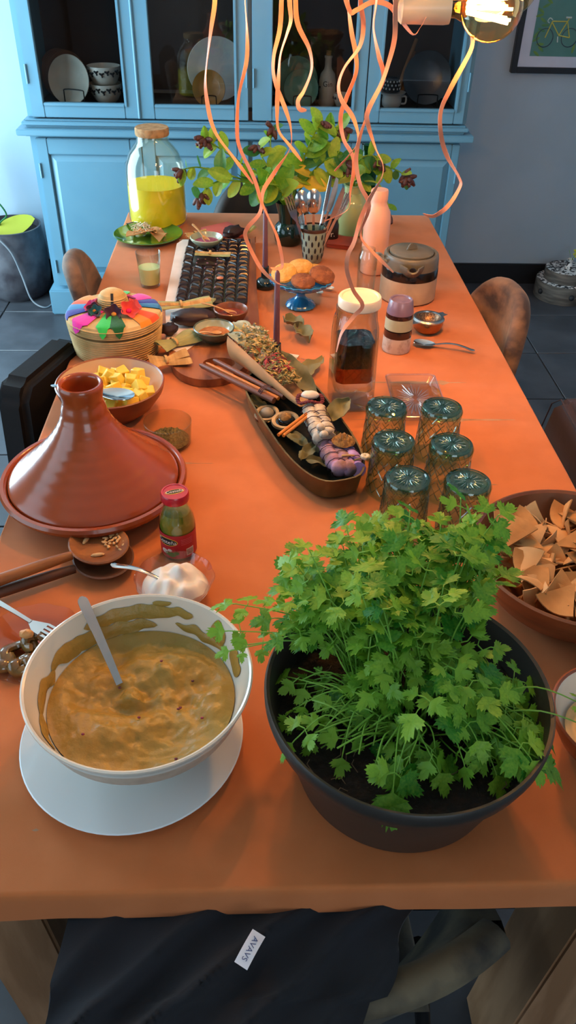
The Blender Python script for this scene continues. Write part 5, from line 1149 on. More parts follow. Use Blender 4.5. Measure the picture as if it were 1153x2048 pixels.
# smears of dip up the inside wall (thin raised film)
def wall(z): 
    P = [(.010, .05), (.034, .097), (.058, .116), (.086, .1265), (.102, .1315)]
    for (z0, r0), (z1, r1) in zip(P, P[1:]):
        if z <= z1: return r0+(r1-r0)*(z-z0)/(z1-z0)
    return P[-1][1]
g = G(); random.seed(4)
for (ac, da, zc, dz) in ((1.75, .55, .082, .010), (2.5, .35, .070, .010), (1.25, .15, .083, .006), (.75, .12, .078, .016), (.35, .16, .072, .012), (3.1, .3, .066, .008), (1.45, .10, .094, .004), (.95, .35, .066, .006), (2.0, .5, .064, .009), (3.6, .25, .064, .008)):
    def f(u, v):
        a = ac+(u-.5)*2*da; ed = math.sqrt(max(0, 1-(2*u-1)**2)); z = zc+(v-.5)*2*dz*ed*(1+.5*noise.noise(Vector((a*7, v*3, zc*50))))+.006*noise.noise(Vector((a*5, 2, 3)))
        th = .0016*max(0, ed)*(math.sin(PI*v))+.0002; r = wall(z)-th; return (r*math.cos(a), r*math.sin(a), z)
    g.sheet(f, 26, 6)
o = obj('dip_smears', g, m_dip, None, (BX, BY, B0), sm=80); tag(o, 'smears of dip on the inner wall of the big white bowl', 'food'); o['kind'] = 'stuff'
g = G()
for (x, y) in ((.06, .03), (.045, -.012), (.047, -.008), (.048, -.085), (-.06, -.06), (.02, .05), (-.03, .02), (.075, -.03), (.0, -.03)):
    g.ell((x, y, .0575+swirl(x, y)), (.0022, .0018, .0012), 7, 5)
o = obj('onion_bits', g, M('beet_red', '#8e2f45', .5, col2='#5c2430', ns=60), None, (BX, BY, B0)); tag(o, 'tiny red onion bits in the avocado dip', 'food'); o['kind'] = 'stuff'
t = thing('dip_spoon', 'steel spoon standing in the avocado dip, handle leaning on the left rim', 'spoon', (BX-.012, BY+.004, B0+.052))
p0 = Vector((-.018, .018, .006)); p1 = Vector((-.070, .100, .078)); dr = (p1-p0); sdv = dr.cross(Vector((0, 0, 1))).normalized(); nn = sdv.cross(dr).normalized()
obj('handle', G().sheet(lambda u, v: p0+dr*v*1.0+sdv*((u-.5)*2*(.0042+.0028*v)*(1 if v < .93 else math.sqrt(max(.04, 1-((v-.93)/.072)**2))))+nn*.003*math.sin(PI*v), 4, 40, thick=.002), m_steel, t, sm=60)
obj('bowl', G().ell((-.004, .002, -.020), (.012, .020, .005), 16, 8), m_steelb, t)
# ---------------------------------------------------------------- potted coriander
m_cor = leafmat('coriander_leaf', '#2c8420', '#92c43c'); m_stem = leafmat('coriander_stem', '#7cb440', '#b3d568', .2)
m_potm = M('anthracite_pot', '#37332f', .42, col2='#302d2a', ns=12, spec=.5, bump=.05, bs=120); m_soil = M('potting_soil', '#17100b', .95, col2='#2a1d13', ns=90, nd=6, lo=.45, hi=.75, bump=1, bs=110, bdist=.006)
PX, PY = .090, .152
pt = thing('potted_coriander', 'big anthracite pot full of leafy green coriander at the near right', 'plant', (PX, PY, TZ))
obj('pot', G().lathe([(0, 0), (.118, 0), (.122, .004), (.148, .100), (.150, .106), (.158, .112), (.1625, .128), (.163, .138), (.1605, .142), (.157, .140), (.151, .116), (.146, .100), (.138, .08), (0, .08)], 90), m_potm, pt)
def soil(u, v):
    a = 2*PI*u; r = .146*v; x = r*math.cos(a); y = r*math.sin(a)
    return (x, y, .099+.006*noise.noise(Vector((x*30, y*30, 1)))+.004*noise.noise(Vector((x*90, y*90, 2)))*(1-v**6))
obj('soil', G().sheet(soil, 90, 36), m_soil, pt, sm=50, kind='stuff')
def leaf_outline(seed):
    random.seed(seed); R = []
    for (a, r) in ((-92, .26), (-82, .60), (-76, .50), (-68, .74), (-62, .60), (-55, .78), (-49, .62), (-43, .66), (-36, .34), (-28, .66), (-25, .58), (-19, .88), (-14, .78), (-8, 1.0), (-3, .86), (3, 1.02), (8, .86), (14, .96), (18, .76), (24, .84), (29, .58), (36, .34), (44, .68), (50, .60), (57, .78), (63, .62), (70, .74), (77, .52), (84, .58), (92, .26)):
        a = math.radians(a+rnd(-2.5, 2.5)); rr = r*rnd(.93, 1.07); R.append((rr*math.cos(a)*1.0+.12, rr*math.sin(a)*.92))
    return [(0, -.02)]+R+[(0, .02)]
def leaf_geo(seed):
    P = leaf_outline(seed); k1 = rnd(-.25, .3); k2 = rnd(-.1, .45)
    def z(x, y): return -k1*x*x+k2*abs(y)*.6-.25*y*y+.03*math.sin(x*9+y*7)
    g = G(); c = (.38, 0); n = len(P)
    vs = [(x, y, z(x, y)) for x, y in P]+[(c[0]+(x-c[0])*.45, c[1]+(y-c[1])*.45, z(c[0]+(x-c[0])*.45, c[1]+(y-c[1])*.45)) for x, y in P]+[(c[0], c[1], z(*c))]
    g.add(vs, [(i, (i+1) % n, n+(i+1) % n, n+i) for i in range(n)]+[(n+i, n+(i+1) % n, 2*n) for i in range(n)]); return g
LG = [leaf_geo(k) for k in range(6)]; LM = [mesh('leaf', g, m_cor, sm=60) for g in LG]
def frame(p, fwd, up):
    f = fwd.normalized(); s = up.cross(f); s = s.normalized() if s.length > 1e-4 else f.orthogonal().normalized(); u = f.cross(s)
    return Matrix(((f.x, s.x, u.x, p.x), (f.y, s.y, u.y, p.y), (f.z, s.z, u.z, p.z), (0, 0, 0, 1)))
random.seed(77); stems = G(); allv = []
def sprig(root, tip, n=3, size=.024, droop=.2, thin=.0009, sag=0):
    root = Vector(root); tip = Vector(tip); mid = root*.5+tip*.5+Vector((rnd(-.012, .012), rnd(-.012, .012), .02+.1*(tip-root).xy.length))
    pts = spline([root, root*.72+mid*.28+Vector((0, 0, .01)), mid, tip], 5); stems.tube(pts, [thin*1.5*(1-.5*i/len(pts)) for i in range(len(pts))], 5)
    d = (pts[-1]-pts[-3]).normalized(); h = Vector((d.x, d.y, 0)); h = h.normalized() if h.length > .1 else Vector((rnd(-1, 1), rnd(-1, 1), 0)).normalized()
    d = (h*.8+d*.35+Vector((0, 0, -droop))).normalized(); up = (Vector((0, 0, 1))+Vector((rnd(-.55, .55), rnd(-.75, .35), 0))).normalized()
    for k in range(n):
        q = (0, 1, -1, .55, -.55)[k]; dd = (Matrix.Rotation(q*rnd(1.05, 1.5), 3, up) @ d).normalized(); base = tip-d*(.016 if k in (1, 2) else 0)-d*(.03 if k > 2 else 0)
        e = base+dd*(.008 if k else .004); stems.tube([base, e], thin*.8, 4)
        s = size*1.15*rnd(.8, 1.2)*(1 if k == 0 else .82); u2 = (up+Vector((rnd(-.35, .35), rnd(-.35, .35), 0))).normalized()
        allv.append((frame(e, dd, u2) @ Matrix.Diagonal((s, s, s, 1)), s))
for q in range(112):      # the upright clump at the back of the pot
    a = rnd(0, 2*PI); r = math.sqrt(random.random()); root = (.0+.062*r*math.cos(a), .035+.052*r*math.sin(a), .098)
    hh = rnd(.5, 1); tip = (root[0]*1.55+rnd(-.035, .035)-.004, .062+.080*math.sin(a)*r+.055*hh+rnd(-.03, .02), .100+.172*hh*rnd(.8, 1.0))
    sprig(root, tip, random.choice((3, 3, 5)), rnd(.019, .027), rnd(0, .5))
for q in range(26):      # leaning out over the left rim
    root = (rnd(-.06, -.02), rnd(.02, .08), .098); hh = rnd(.3, 1); tip = (-.075-.085*hh*rnd(.5, 1), .04+rnd(.0, .10), .135+.10*rnd(.2, 1))
    sprig(root, tip, 3, rnd(.017, .024), .4)
for (tip, s) in (((-.205, .075, .155), .020), ((-.196, .10, .175), .021), ((-.178, .072, .135), .017), ((-.2, .058, .14), .016)): sprig((-.05, .06, .098), tip, 3, s, .3)
for q in range(14): sprig((rnd(.03, .06), rnd(.03, .08), .098), (rnd(.07, .125), rnd(.10, .17), rnd(.17, .285)), 3, rnd(.02, .026), .3)      # towards the chip bowl
for q in range(34):      # the middle
    root = (rnd(-.05, .07), rnd(-.02, .05), .098); tip = (root[0]+rnd(-.04, .05), root[1]-rnd(.0, .06), rnd(.13, .20)); sprig(root, tip, 3, rnd(.018, .026), .5)
for q in range(26):      # sprawling at the right front
    root = (rnd(.03, .09), rnd(-.04, .03), .098); tip = (rnd(.05, .140), rnd(-.105, .05), rnd(.115, .15)); sprig(root, tip, 3, rnd(.021, .029), .7)
for q in range(12): sprig((rnd(-.02, .03), rnd(-.05, .0), .098), (rnd(-.045, .05), rnd(-.125, -.05), rnd(.108, .13)), 3, rnd(.020, .027), .8)
for q in range(13): sprig((rnd(-.06, -.03), rnd(-.04, .02), .098), (rnd(-.135, -.07), rnd(-.08, .03), rnd(.108, .135)), 3, rnd(.014, .02), .6)
sprig((.06, -.02, .098), (.212, -.052, .120), 3, .022, .2); sprig((.07, .0, .098), (.196, -.045, .152), 3, .02, .3)
for q in range(70):     # pale bare stems splayed to the left front
    a = rnd(2.6, 4.3); root = Vector((rnd(-.05, .0), rnd(-.04, .02), .098)); L = rnd(.035, .09); tip = root+Vector((L*math.cos(a), L*math.sin(a)*.9, rnd(.004, .04)))
    if tip.xy.length > .143: continue
    stems.tube(spline([root, root*.5+tip*.5+Vector((rnd(-.01, .01), rnd(-.01, .01), rnd(.01, .03))), tip], 5), rnd(.0007, .0012), 5)
for q in range(26):
    root = Vector((rnd(.02, .09), rnd(-.06, .03), .1)); a = rnd(-1.6, .6); L = rnd(.03, .07); tip = root+Vector((L*math.cos(a), L*math.sin(a), rnd(.0, .02)))
    if tip.xy.length > .143: continue
    stems.tube(spline([root, root*.5+tip*.5+Vector((rnd(-.015, .015), rnd(-.015, .015), rnd(.005, .03))), tip], 5), .0009, 5)
obj('stems', stems, m_stem, pt, kind='stuff')
def seen(t): p = t[0].translation; return t[1]*(1+2.2*p.z-1.5*p.y)
allv.sort(key=seen, reverse=True); few = G()
for k, (m4, s) in enumerate(allv):
    if k < 298:
        o = obj('leaf', LM[k % 6], None, pt); o.matrix_local = m4
    else:
        g = LG[k % 6]; few.add([m4 @ Vector(v) for v in g.v], g.f)
obj('small_leaves', few, m_cor, pt, kind='stuff')
g = G(); random.seed(3)
for q in range(60):
    a = rnd(0, 6.3); r = .14*math.sqrt(random.random()); p = Vector((r*math.cos(a), r*math.sin(a), .104)); d = rnd(0, 6.3); g.tube([p, p+Vector((.008*math.cos(d), .008*math.sin(d), .003)), p+Vector((.016*math.cos(d+.6), .016*math.sin(d+.6), .0))], .0006, 4)
obj('rootlets', g, M('soil_fibre', '#6d5a45', .9, col2='#5d4b38', ns=40), pt, kind='stuff')

# ---------------------------------------------------------------- bowl of tortilla chips, bowl of cream
m_bowlw = M('dark_bowl_wood', '#7a4526', .4, col2='#522a16', ns=5, nd=6, stretch=(1, 1, 6), coat=.2); m_bowli = M('bowl_wood_inside', '#96603a', .5, col2='#7f4c2b', ns=5, nd=6, stretch=(2, 2, 1))
QX, QY = .390, .432
bowl('chip_bowl', 'large dark wooden bowl heaped with tortilla chips at the right edge', 'bowl', (QX, QY, TZ), .155, .098, .085, m_bowlw, .008, 72, m_bowli)
wedges = [mesh('tortilla_chip', wedge(300+k, rnd(.055, .070), rnd(.7, 1.0), .0020, 7, .32), m_chip if k % 3 else m_chipl, sm=60) for k in range(10)]
random.seed(19)
for k in range(150):
    if k < 44: a = rnd(0, 2*PI); r = rnd(.075, .102); z = rnd(.064, .085); rot = Euler((rnd(1.0, 1.75)*random.choice((1, -1)), rnd(-.4, .4), a+rnd(-.9, .9)))
    elif k < 100: a = rnd(0, 2*PI); r = .075*math.sqrt(random.random()); z = rnd(.050, .076); rot = Euler((rnd(-1.3, 1.3), rnd(-.9, .9), rnd(0, 6.3)))
    else: a = rnd(0, 2*PI); r = .105*math.sqrt(random.random()); z = rnd(.076, .095); rot = Euler((rnd(-.45, .6), rnd(-.5, .5), rnd(0, 6.3)))
    o = bpy.data.objects.new('tortilla_chip', wedges[random.randrange(10)]); C.objects.link(o); o.location = (QX+r*math.cos(a), QY+r*math.sin(a), TZ+z); o.rotation_euler = rot
    s = rnd(.85, 1.1); o.scale = (s, s, s); tag(o, 'toasted tortilla chip heaped in the dark wooden bowl', 'chip', 'tortilla chips in the wooden bowl')
bowl('cream_bowl', 'terracotta backed white bowl of beige dip cut off at the right edge', 'bowl', (.362, .166, TZ), .082, .066, .045, m_terra, .005, 60, m_bw)
def hum(u, v):
    a = 2*PI*u; r = .058*v; x = r*math.cos(a); y = r*math.sin(a); return (x, y, .030+.003*math.sin(r*420+a)*(1-v**4)+.004*(1-v))
o = obj('beige_dip', G().sheet(hum, 70, 34), M('beige_dip_cream', '#d9b37a', .5, col2='#cba56b', ns=20), None, (.362, .166, TZ), sm=80); tag(o, 'ridged beige dip in the bowl at the right edge', 'food'); o['kind'] = 'stuff'

# ---------------------------------------------------------------- flowering stems in the vases
m_cer = leafmat('waxy_leaf', '#5f9a2a', '#a8bf3c', .35); m_cer2 = leafmat('waxy_leaf_dark', '#2f6a35', '#5a8f4a', .3); m_pet = M('purple_brown_petal', '#3a1c28', .5, col2='#5c3324', ns=40); m_yleaf = leafmat('yellowed_leaf', '#d9b52e', '#e2c24a', .3)
def oleaf(seed):
    random.seed(seed); k = rnd(.1, .5); b = rnd(-.5, .6)
    def f(u, v):
        w = .62*math.sin(PI*min(.995, v*.9+.08))**.65; y = (u-.5)*w; return (v, y, k*abs(y)*1.2-b*v*v*.5)
    return mesh('leaf', G().sheet(f, 6, 9), m_cer, sm=80), f
OL = [oleaf(s)[0] for s in range(5)]; OL2 = [m.copy() for m in OL]
for m in OL2: m.materials[0] = m_cer2
OLY = OL[0].copy(); OLY.materials[0] = m_yleaf
BELL = mesh('flower_bell', G().ell((.5, 0, 0), (.55, .26, .26), 8, 6).ell((.95, 0, 0), (.16, .17, .17), 6, 4), m_pet)
def flower_stem(label, pts, nl, seed, lsize=.05, bells=7, dark=.3, yellow=0, start=.35):
    random.seed(seed); base = Vector(pts[0]); t = thing('flower_stem', label, 'flowers', base, 0, 'flower stems in the two vases')
    P = [p-base for p in spline(pts, 7)]; n = len(P)
    obj('stem', G().tube(P, [.0034*(1-.55*i/n) for i in range(n)], 7), m_cer, t)
    for k in range(nl):
        q = start+(.97-start)*k/max(1, nl-1); i = min(n-2, int(q*(n-1))); d = (P[i+1]-P[i]).normalized(); side = d.cross(Vector((0, 1, .3))).normalized()*(1 if k % 2 else -1)
        fw = (side*rnd(.6, 1)+d*rnd(.1, .6)+Vector((0, rnd(-.7, .3), rnd(-.5, .25)))).normalized(); up = (Vector((rnd(-.3, .3), -.8, rnd(.5, 1)))).normalized(); s = lsize*1.3*rnd(.75, 1.15)*(1.1-.45*q)
        me = OLY if k < yellow else (OL2 if random.random() < dark else OL)[random.randrange(5)]
        o = obj('leaf', me, None, t); o.matrix_local = frame(P[i], fw, up) @ Matrix.Diagonal((s, s, s, 1))
    d = (P[-1]-P[-3]).normalized()
    for k in range(bells):
        p = P[-1-int(k*.35)]; fw = (d*rnd(-.1, .8)+Vector((rnd(-.8, .8), rnd(-.8, .5), rnd(-1.1, .2)))).normalized(); s = rnd(.024, .034)
        o = obj('flower_bell', BELL, None, t); o.matrix_local = frame(p, fw, Vector((0, .3, 1))) @ Matrix.Diagonal((s, s, s, 1))
    return t
V1 = (.020, 2.0, TZ+.085); V2 = (.222, 2.10, TZ+.115)
flower_stem('stem reaching furthest left with drooping purple bells beside the juice jar', [V1, (-.02, 1.99, .915), (-.13, 1.96, .96), (-.235, 1.95, .99), (-.292, 1.94, .985)], 10, 1, .055)
flower_stem('stem with a big purple cluster at the upper left above the yellow juice', [V1, (-.02, 2.01, .92), (-.12, 2.02, .985), (-.20, 2.02, 1.035), (-.228, 2.02, 1.05)], 9, 2, .05, 9)
flower_stem('stem bending down at the left with bells below the other leaves', [V1, (-.015, 1.97, .905), (-.10, 1.95, .95), (-.19, 1.94, .955), (-.245, 1.93, .915)], 9, 3, .055, 8)
flower_stem('short upright stem with one dark cluster left of the candle', [V1, (-.01, 2.02, .93), (-.055, 2.03, .99), (-.075, 2.03, 1.03)], 7, 4, .06, 5, yellow=1)
flower_stem('slim stem ending in one dark bell cluster above the candle', [V1, (.0, 2.03, .93), (-.035, 2.05, 1.02), (-.030, 2.06, 1.075)], 5, 5, .045, 5)
flower_stem('tallest bushy green stem in the middle above the cutlery', [V1, (.035, 2.0, .93), (.06, 1.99, 1.01), (.085, 1.98, 1.075), (.105, 1.97, 1.108)], 14, 6, .062, 3, .15)
flower_stem('middle stem arching right with dark bells at its tip', [V1, (.045, 2.02, .93), (.09, 2.02, 1.02), (.135, 2.02, 1.08), (.172, 2.02, 1.082)], 11, 7, .058, 8, .35)
flower_stem('lower leafy stem drooping on the left side of the candle', [V1, (.0, 1.97, .91), (-.03, 1.94, .95), (-.06, 1.92, .95)], 8, 8, .065, 0, .1)
flower_stem('middle stem with dark bells low on the right above the knives', [V1, (.05, 1.99, .92), (.10, 1.98, .99), (.15, 1.97, 1.02), (.185, 1.96, 1.0)], 10, 9, .055, 8, .3, yellow=2)
flower_stem('right hand stem arching far over to a drooping cluster', [V2, (.225, 2.09, .925), (.27, 2.06, .975), (.33, 2.02, .975), (.372, 2.0, .955)], 9, 10, .045, 12, .4)
flower_stem('right hand stem with yellow green leaves above the peach bottle', [V2, (.222, 2.10, .93), (.225, 2.07, .985), (.262, 2.05, 1.005), (.285, 2.04, .99)], 9, 11, .055, 6, .15)
flower_stem('right hand stem hanging down beside the peach bottle with dark bells', [V2, (.235, 2.09, .915), (.285, 2.04, .93), (.318, 2.02, .88), (.325, 2.01, .845)], 5, 12, .035, 9, .5)
flower_stem('leafy stem from the pale green vase leaning left over the cutlery', [V2, (.212, 2.08, .93), (.18, 2.02, .985), (.15, 1.98, .985)], 9, 13, .06, 2, .1, yellow=2)

# ---------------------------------------------------------------- pendant lamp and ribbons
m_sock = M('cream_ceramic', '#ead7b4', .35, col2='#e2cea9', ns=5, coat=.2); m_cord = M('textile_cord', '#2a2522', .8, col2='#332d29', ns=60)
m_amb = glass('amber_bulb_glass', '#ffeccb', edge='#ffcd80'); m_fil = M('glowing_filament', '#ffb75e', .5, emit=260)
lt = thing('pendant_lamp', 'pendant lamp of cream sockets with big amber globe bulbs above the table', 'lamp', (.10, 1.0, 1.60))
obj('cord', G().tube([(0, 0, .03), (0, 0, .995)], .004, 8), m_cord, lt)
obj('hub', G().lathe([(0, -.03), (.03, -.03), (.034, -.02), (.034, .02), (.03, .03), (0, .03)], 32), m_sock, lt)
obj('rod', G().tube([(-.28, .04, 0), (.26, .04, 0)], .008, 10).move(T()), m_sock, lt)
def bulb(sx, sy, sz, yaw, pitch, power):
    M4 = T(sx, sy, sz, yaw) @ T(ry=pitch) @ T(ry=PI/2)      # +z of the lathe = along the socket
    s = obj('socket', G().lathe([(0, -.045), (.016, -.045), (.0225, -.038), (.0235, .028), (.0225, .036), (.018, .036), (.018, .02), (0, .02)], 36, M4=M4), m_sock, lt)
    pr = [(.0135, .03), (.0145, .045), (.019, .055)]
    R, c = .0475, .1
    for k in range(1, 17): a = -PI*.62+PI*.62*0+(PI*.62+PI/2)*k/16; pr.append((max(0, R*math.cos(a)), c+R*math.sin(a)))
    pr[-1] = (0, c+R)
    b = obj('bulb', G().lathe(pr, 40, M4=M4), m_amb, lt, sm=80)
    g = G()
    for k in range(8):
        a = 2*PI*k/8; g.tube([M4 @ Vector((.007*math.cos(a), .007*math.sin(a), .062)), M4 @ Vector((.021*math.cos(a), .021*math.sin(a), .128))], .0022, 5)
    obj('filament', g, m_fil, b, label='glowing filament')
    obj('glass_stem', G().tube([M4 @ Vector((0, 0, .035)), M4 @ Vector((0, 0, .10))], [.007, .003], 8, ), glass('clear_stem', '#fff3dd'), b)
    obj('arm', G().tube([(sx-.045*math.cos(yaw), sy-.045*math.sin(yaw), sz+.0), (sx-.06*math.cos(yaw), sy-.03, sz+.03), (sx-.05*math.cos(yaw), .04, 0)], .005, 8), m_sock, lt)
    p = lt.matrix_basis @ (M4 @ Vector((0, 0, .1))); lamp_light('lamp_glow', p, power, .02)
LP = 7.0
bulb(.083, 0, -.127, -.05, -.02, LP); bulb(.150, .13, -.105, .2, 0, LP); bulb(-.12, .10, -.03, PI-.3, 0, LP); bulb(-.1, -.08, -.02, PI+.4, 0, LP)
m_rib = M('salmon_ribbon', '#d98664', .5, col2='#e09a7a', ns=14, sheen=.2, spec=.4)
RB = {1: [(-.143, 1.04, 1.473), (-.151, 1.04, 1.432), (-.162, 1.04, 1.369), (-.161, 1.04, 1.332), (-.15, 1.04, 1.286), (-.123, 1.04, 1.246), (-.085, 1.04, 1.197)],
 2: [(-.097, 1.1, 1.468), (-.094, 1.1, 1.426), (-.095, 1.1, 1.383), (-.109, 1.1, 1.329), (-.113, 1.1, 1.277), (-.109, 1.1, 1.243), (-.083, 1.1, 1.193), (-.07, 1.1, 1.153), (-.056, 1.1, 1.12), (-.038, 1.1, 1.079), (-.028, 1.1, 1.03), (-.041, 1.1, 1.023), (-.052, 1.1, 1.026)],
 3: [(-.036, 1.15, 1.465), (-.038, 1.15, 1.422), (-.048, 1.15, 1.38), (-.046, 1.15, 1.345), (-.025, 1.15, 1.297), (-.015, 1.15, 1.264), (-.017, 1.15, 1.229), (-.047, 1.15, 1.184), (-.066, 1.15, 1.155), (-.072, 1.15, 1.117), (-.097, 1.15, 1.086), (-.099, 1.15, 1.061), (-.072, 1.15, 1.004), (-.04, 1.15, .975), (-.018, 1.15, .97)],
 4: [(-.025, 1.08, 1.471), (-.022, 1.08, 1.444), (-.028, 1.08, 1.423), (-.038, 1.08, 1.394), (-.041, 1.08, 1.364), (-.043, 1.08, 1.318), (-.04, 1.08, 1.279), (-.02, 1.08, 1.253), (.003, 1.08, 1.226)],
 5: [(-.019, 1.0, 1.478), (-.014, 1.0, 1.446), (.005, 1.0, 1.413), (.01, 1.0, 1.385), (-.001, 1.0, 1.356), (-.011, 1.0, 1.341), (-.008, 1.0, 1.329), (.003, 1.0, 1.328)],
 6: [(.068, 1.06, 1.475), (.075, 1.06, 1.434), (.084, 1.06, 1.402), (.087, 1.06, 1.373), (.074, 1.06, 1.332), (.067, 1.06, 1.304), (.074, 1.06, 1.269), (.094, 1.06, 1.236), (.091, 1.06, 1.185), (.089, 1.06, 1.149), (.049, 1.06, 1.126)],
 7: [(.082, 1.02, 1.479), (.09, 1.02, 1.446), (.087, 1.02, 1.415), (.065, 1.02, 1.386), (.056, 1.02, 1.361), (.062, 1.02, 1.339), (.083, 1.02, 1.313), (.094, 1.02, 1.278), (.079, 1.02, 1.25), (.058, 1.02, 1.225)],
 8: [(.101, .96, 1.484), (.099, .96, 1.449), (.109, .96, 1.413), (.119, .96, 1.383), (.105, .96, 1.347), (.099, .96, 1.329), (.09, .96, 1.292), (.087, .96, 1.257), (.096, .96, 1.221), (.113, .96, 1.189), (.103, .96, 1.139), (.127, .96, 1.106), (.169, .96, 1.069)],
 9: [(.123, .93, 1.487), (.128, .93, 1.44), (.122, .93, 1.404), (.113, .93, 1.377), (.095, .93, 1.342), (.096, .93, 1.324), (.112, .93, 1.287), (.127, .93, 1.261), (.127, .93, 1.238), (.111, .93, 1.206), (.097, .93, 1.173), (.088, .93, 1.137), (.079, .93, 1.115), (.08, .93, 1.085), (.095, .93, 1.046), (.114, .93, 1.017), (.099, .93, .997), (.078, .93, .969), (.07, .93, .931)],
 10: [(.05, 1.0, 1.50), (.065, 1.0, 1.466), (.075, 1.0, 1.467), (.099, 1.0, 1.478), (.123, 1.0, 1.475), (.139, 1.0, 1.462), (.163, .985, 1.439), (.172, .975, 1.449), (.178, .97, 1.463)],
 11: [(.262, 1.0, 1.436), (.262, 1.0, 1.414), (.236, 1.0, 1.364), (.224, 1.0, 1.33), (.231, 1.0, 1.292), (.248, 1.0, 1.257), (.274, 1.0, 1.223), (.277, 1.0, 1.208), (.259, 1.0, 1.178), (.235, 1.0, 1.161), (.216, 1.0, 1.165)]}
RL = {1: 'leftmost salmon ribbon, hanging in front of the second cupboard pane', 2: 'second salmon ribbon from the left, curling down to the near candle', 3: 'long salmon ribbon looping down to the biscuits', 4: 'salmon ribbon crossing in front of the green plates', 5: 'short salmon ribbon with a hooked end beside the stoneware bottle', 6: 'salmon ribbon curling down to the forks in the cutlery pot', 7: 'salmon ribbon waving in front of the third cupboard door edge', 8: 'salmon ribbon ending above the teapot spout', 9: 'longest salmon ribbon, hanging down in front of the glass jug', 10: 'salmon ribbon looped around the lamp socket', 11: 'salmon ribbon hanging alone at the right below the lit bulb'}
for k, pts in RB.items():
    random.seed(40+k); P = [Vector(p) for p in pts]
    if k not in (10, 11): P = [Vector((P[0].x*.9+.01, 1.04, 1.588)), P[0]+Vector((0, 0, .05))]+P
    P = spline(P, 6); n = len(P); ph = rnd(0, 6); W = rnd(.0034, .0042); vs = []; s0 = 0
    for i, p in enumerate(P):
        d = (P[min(i+1, n-1)]-P[max(i-1, 0)]).normalized(); s0 += (p-P[max(i-1, 0)]).length
        tw = .9*math.sin(s0*26+ph)+.5*math.sin(s0*11); a = d.cross(Vector((0, 1, 0))).normalized(); b = d.cross(a); q = a*math.cos(tw)+b*math.sin(tw)
        off = Vector((0, .008*math.sin(s0*30+ph), 0)) if k not in (10,) else Vector((0, -.03*0, 0)); nn = d.cross(q)*.0003; wv = W*(.35+.65*min(1, (n-1-i)/4))
        vs += [p+off+q*wv+nn, p+off-q*wv+nn, p+off-q*wv-nn, p+off+q*wv-nn]
    g = G().add(vs, [(4*i+j, 4*i+(j+1) % 4, 4*i+4+(j+1) % 4, 4*i+4+j) for i in range(n-1) for j in range(4)]+[(3, 2, 1, 0), (4*n-4, 4*n-3, 4*n-2, 4*n-1)])
    tag(obj('ribbon', g, m_rib, sm=50), RL[k], 'ribbon', 'curled ribbons hanging from the lamp')

# ---------------------------------------------------------------- things standing on the floor and on the wall
m_zinc = M('mottled_zinc', '#5c5c62', .5, metal=.2, col2='#37333a', ns=12, nd=7, lo=.35, hi=.65, bump=.3, bs=30)
t = thing('plant_pot', 'mottled grey planter on the floor at the left of the cupboard', 'plant pot', (-1.262, 3.435, .0005))
obj('pot', G().lathe([(0, 0), (.125, 0), (.15, .03), (.162, .10), (.160, .22), (.150, .325), (.152, .335), (.144, .336), (.142, .30), (0, .29)], 56), m_zinc, t)
obj('soil', G().lathe([(0, .292), (.141, .292), (.141, .302), (0, .306)], 40), m_soil, t)
m_lime = leafmat('lime_leaf', '#bfc63a', '#cdd048', .3); m_dkl = leafmat('dark_leaf', '#1e5a35', '#2f7a40', .3)
obj('lime_leaf', G().sheet(lambda u, v: (-.03+.165*v, -.06+.05*v+(u-.5)*.05*math.sin(PI*min(1, v*.75+.25))**.6, .318+.05*v+(u-.5)*.085*math.sin(PI*min(1, v*.75+.25))**.6), 6, 10, thick=.001), m_lime, t, label='broad lime green leaf')
for k, (dx, dy, hz) in enumerate(((-.06, -.06, .55), (-.10, .02, .42), (-.02, .05, .5))):
    obj('leaf', G().sheet(lambda u, v: (-.06+dx*v*1.6, -.01+dy*v*1.5+(u-.5)*.045*math.sin(PI*min(1, v*.9+.1)), .30+hz*v-(.1*v*v)), 4, 14), m_dkl, t)
obj('stem', G().tube(spline([(-.05, -.03, .305), (-.02, -.05, .36), (.02, -.06, .40), (-.01, -.06, .46), (-.06, -.04, .49)], 6), .004, 7), m_dkl, t)
o = obj('cable', G().tube(spline([(-1.27, 3.27, .325), (-1.22, 3.265, .26), (-1.19, 3.262, .15), (-1.16, 3.245, .04), (-1.10, 3.235, .0055), (-1.07, 3.30, .0055)], 8), .004, 7), M('grey_cable', '#8c9298', .5, col2='#80868c', ns=9)); tag(o, 'thin grey cable hanging over the planter to the floor', 'cable')
m_hb = M('carved_grey_wood', '#6e675f', .75, col2='#4f4a44', ns=9, nd=7, stretch=(1, 1, 7), bump=.4, bs=50); m_lace = M('lace_pattern', '#dcd9d6', .7, col2='#2a2728', ns=70, nd=2, lo=.47, hi=.53)
t = thing('round_box', 'round two tier patterned box on the floor against the right wall', 'box', (1.50, 3.445, .0005))
obj('lower_tier', G().lathe([(0, 0), (.138, 0), (.14, .003), (.14, .088), (.137, .092)], 56), m_hb, t)
obj('lower_top', G().lathe([(.1375, .0915), (.13, .0935), (0, .0935)], 56), m_lace, t)
obj('upper_tier', G().lathe([(0, .0937), (.106, .0937), (.106, .145), (.104, .148)], 56), m_hb, t)
obj('upper_top', G().lathe([(.1045, .1475), (.10, .149), (0, .149)], 56), m_lace, t)
for a in (-2.75, -1.55, -.3): obj('round_hole', G().ell((.1395*math.cos(a), .1395*math.sin(a), .045), (.014, .014, .014), 14, 8), m_ink, t)
t = thing('tiny_vase', 'tiny spotted white vase with a yellow flower on the round box', 'vase', (1.50, 3.425, .1505))
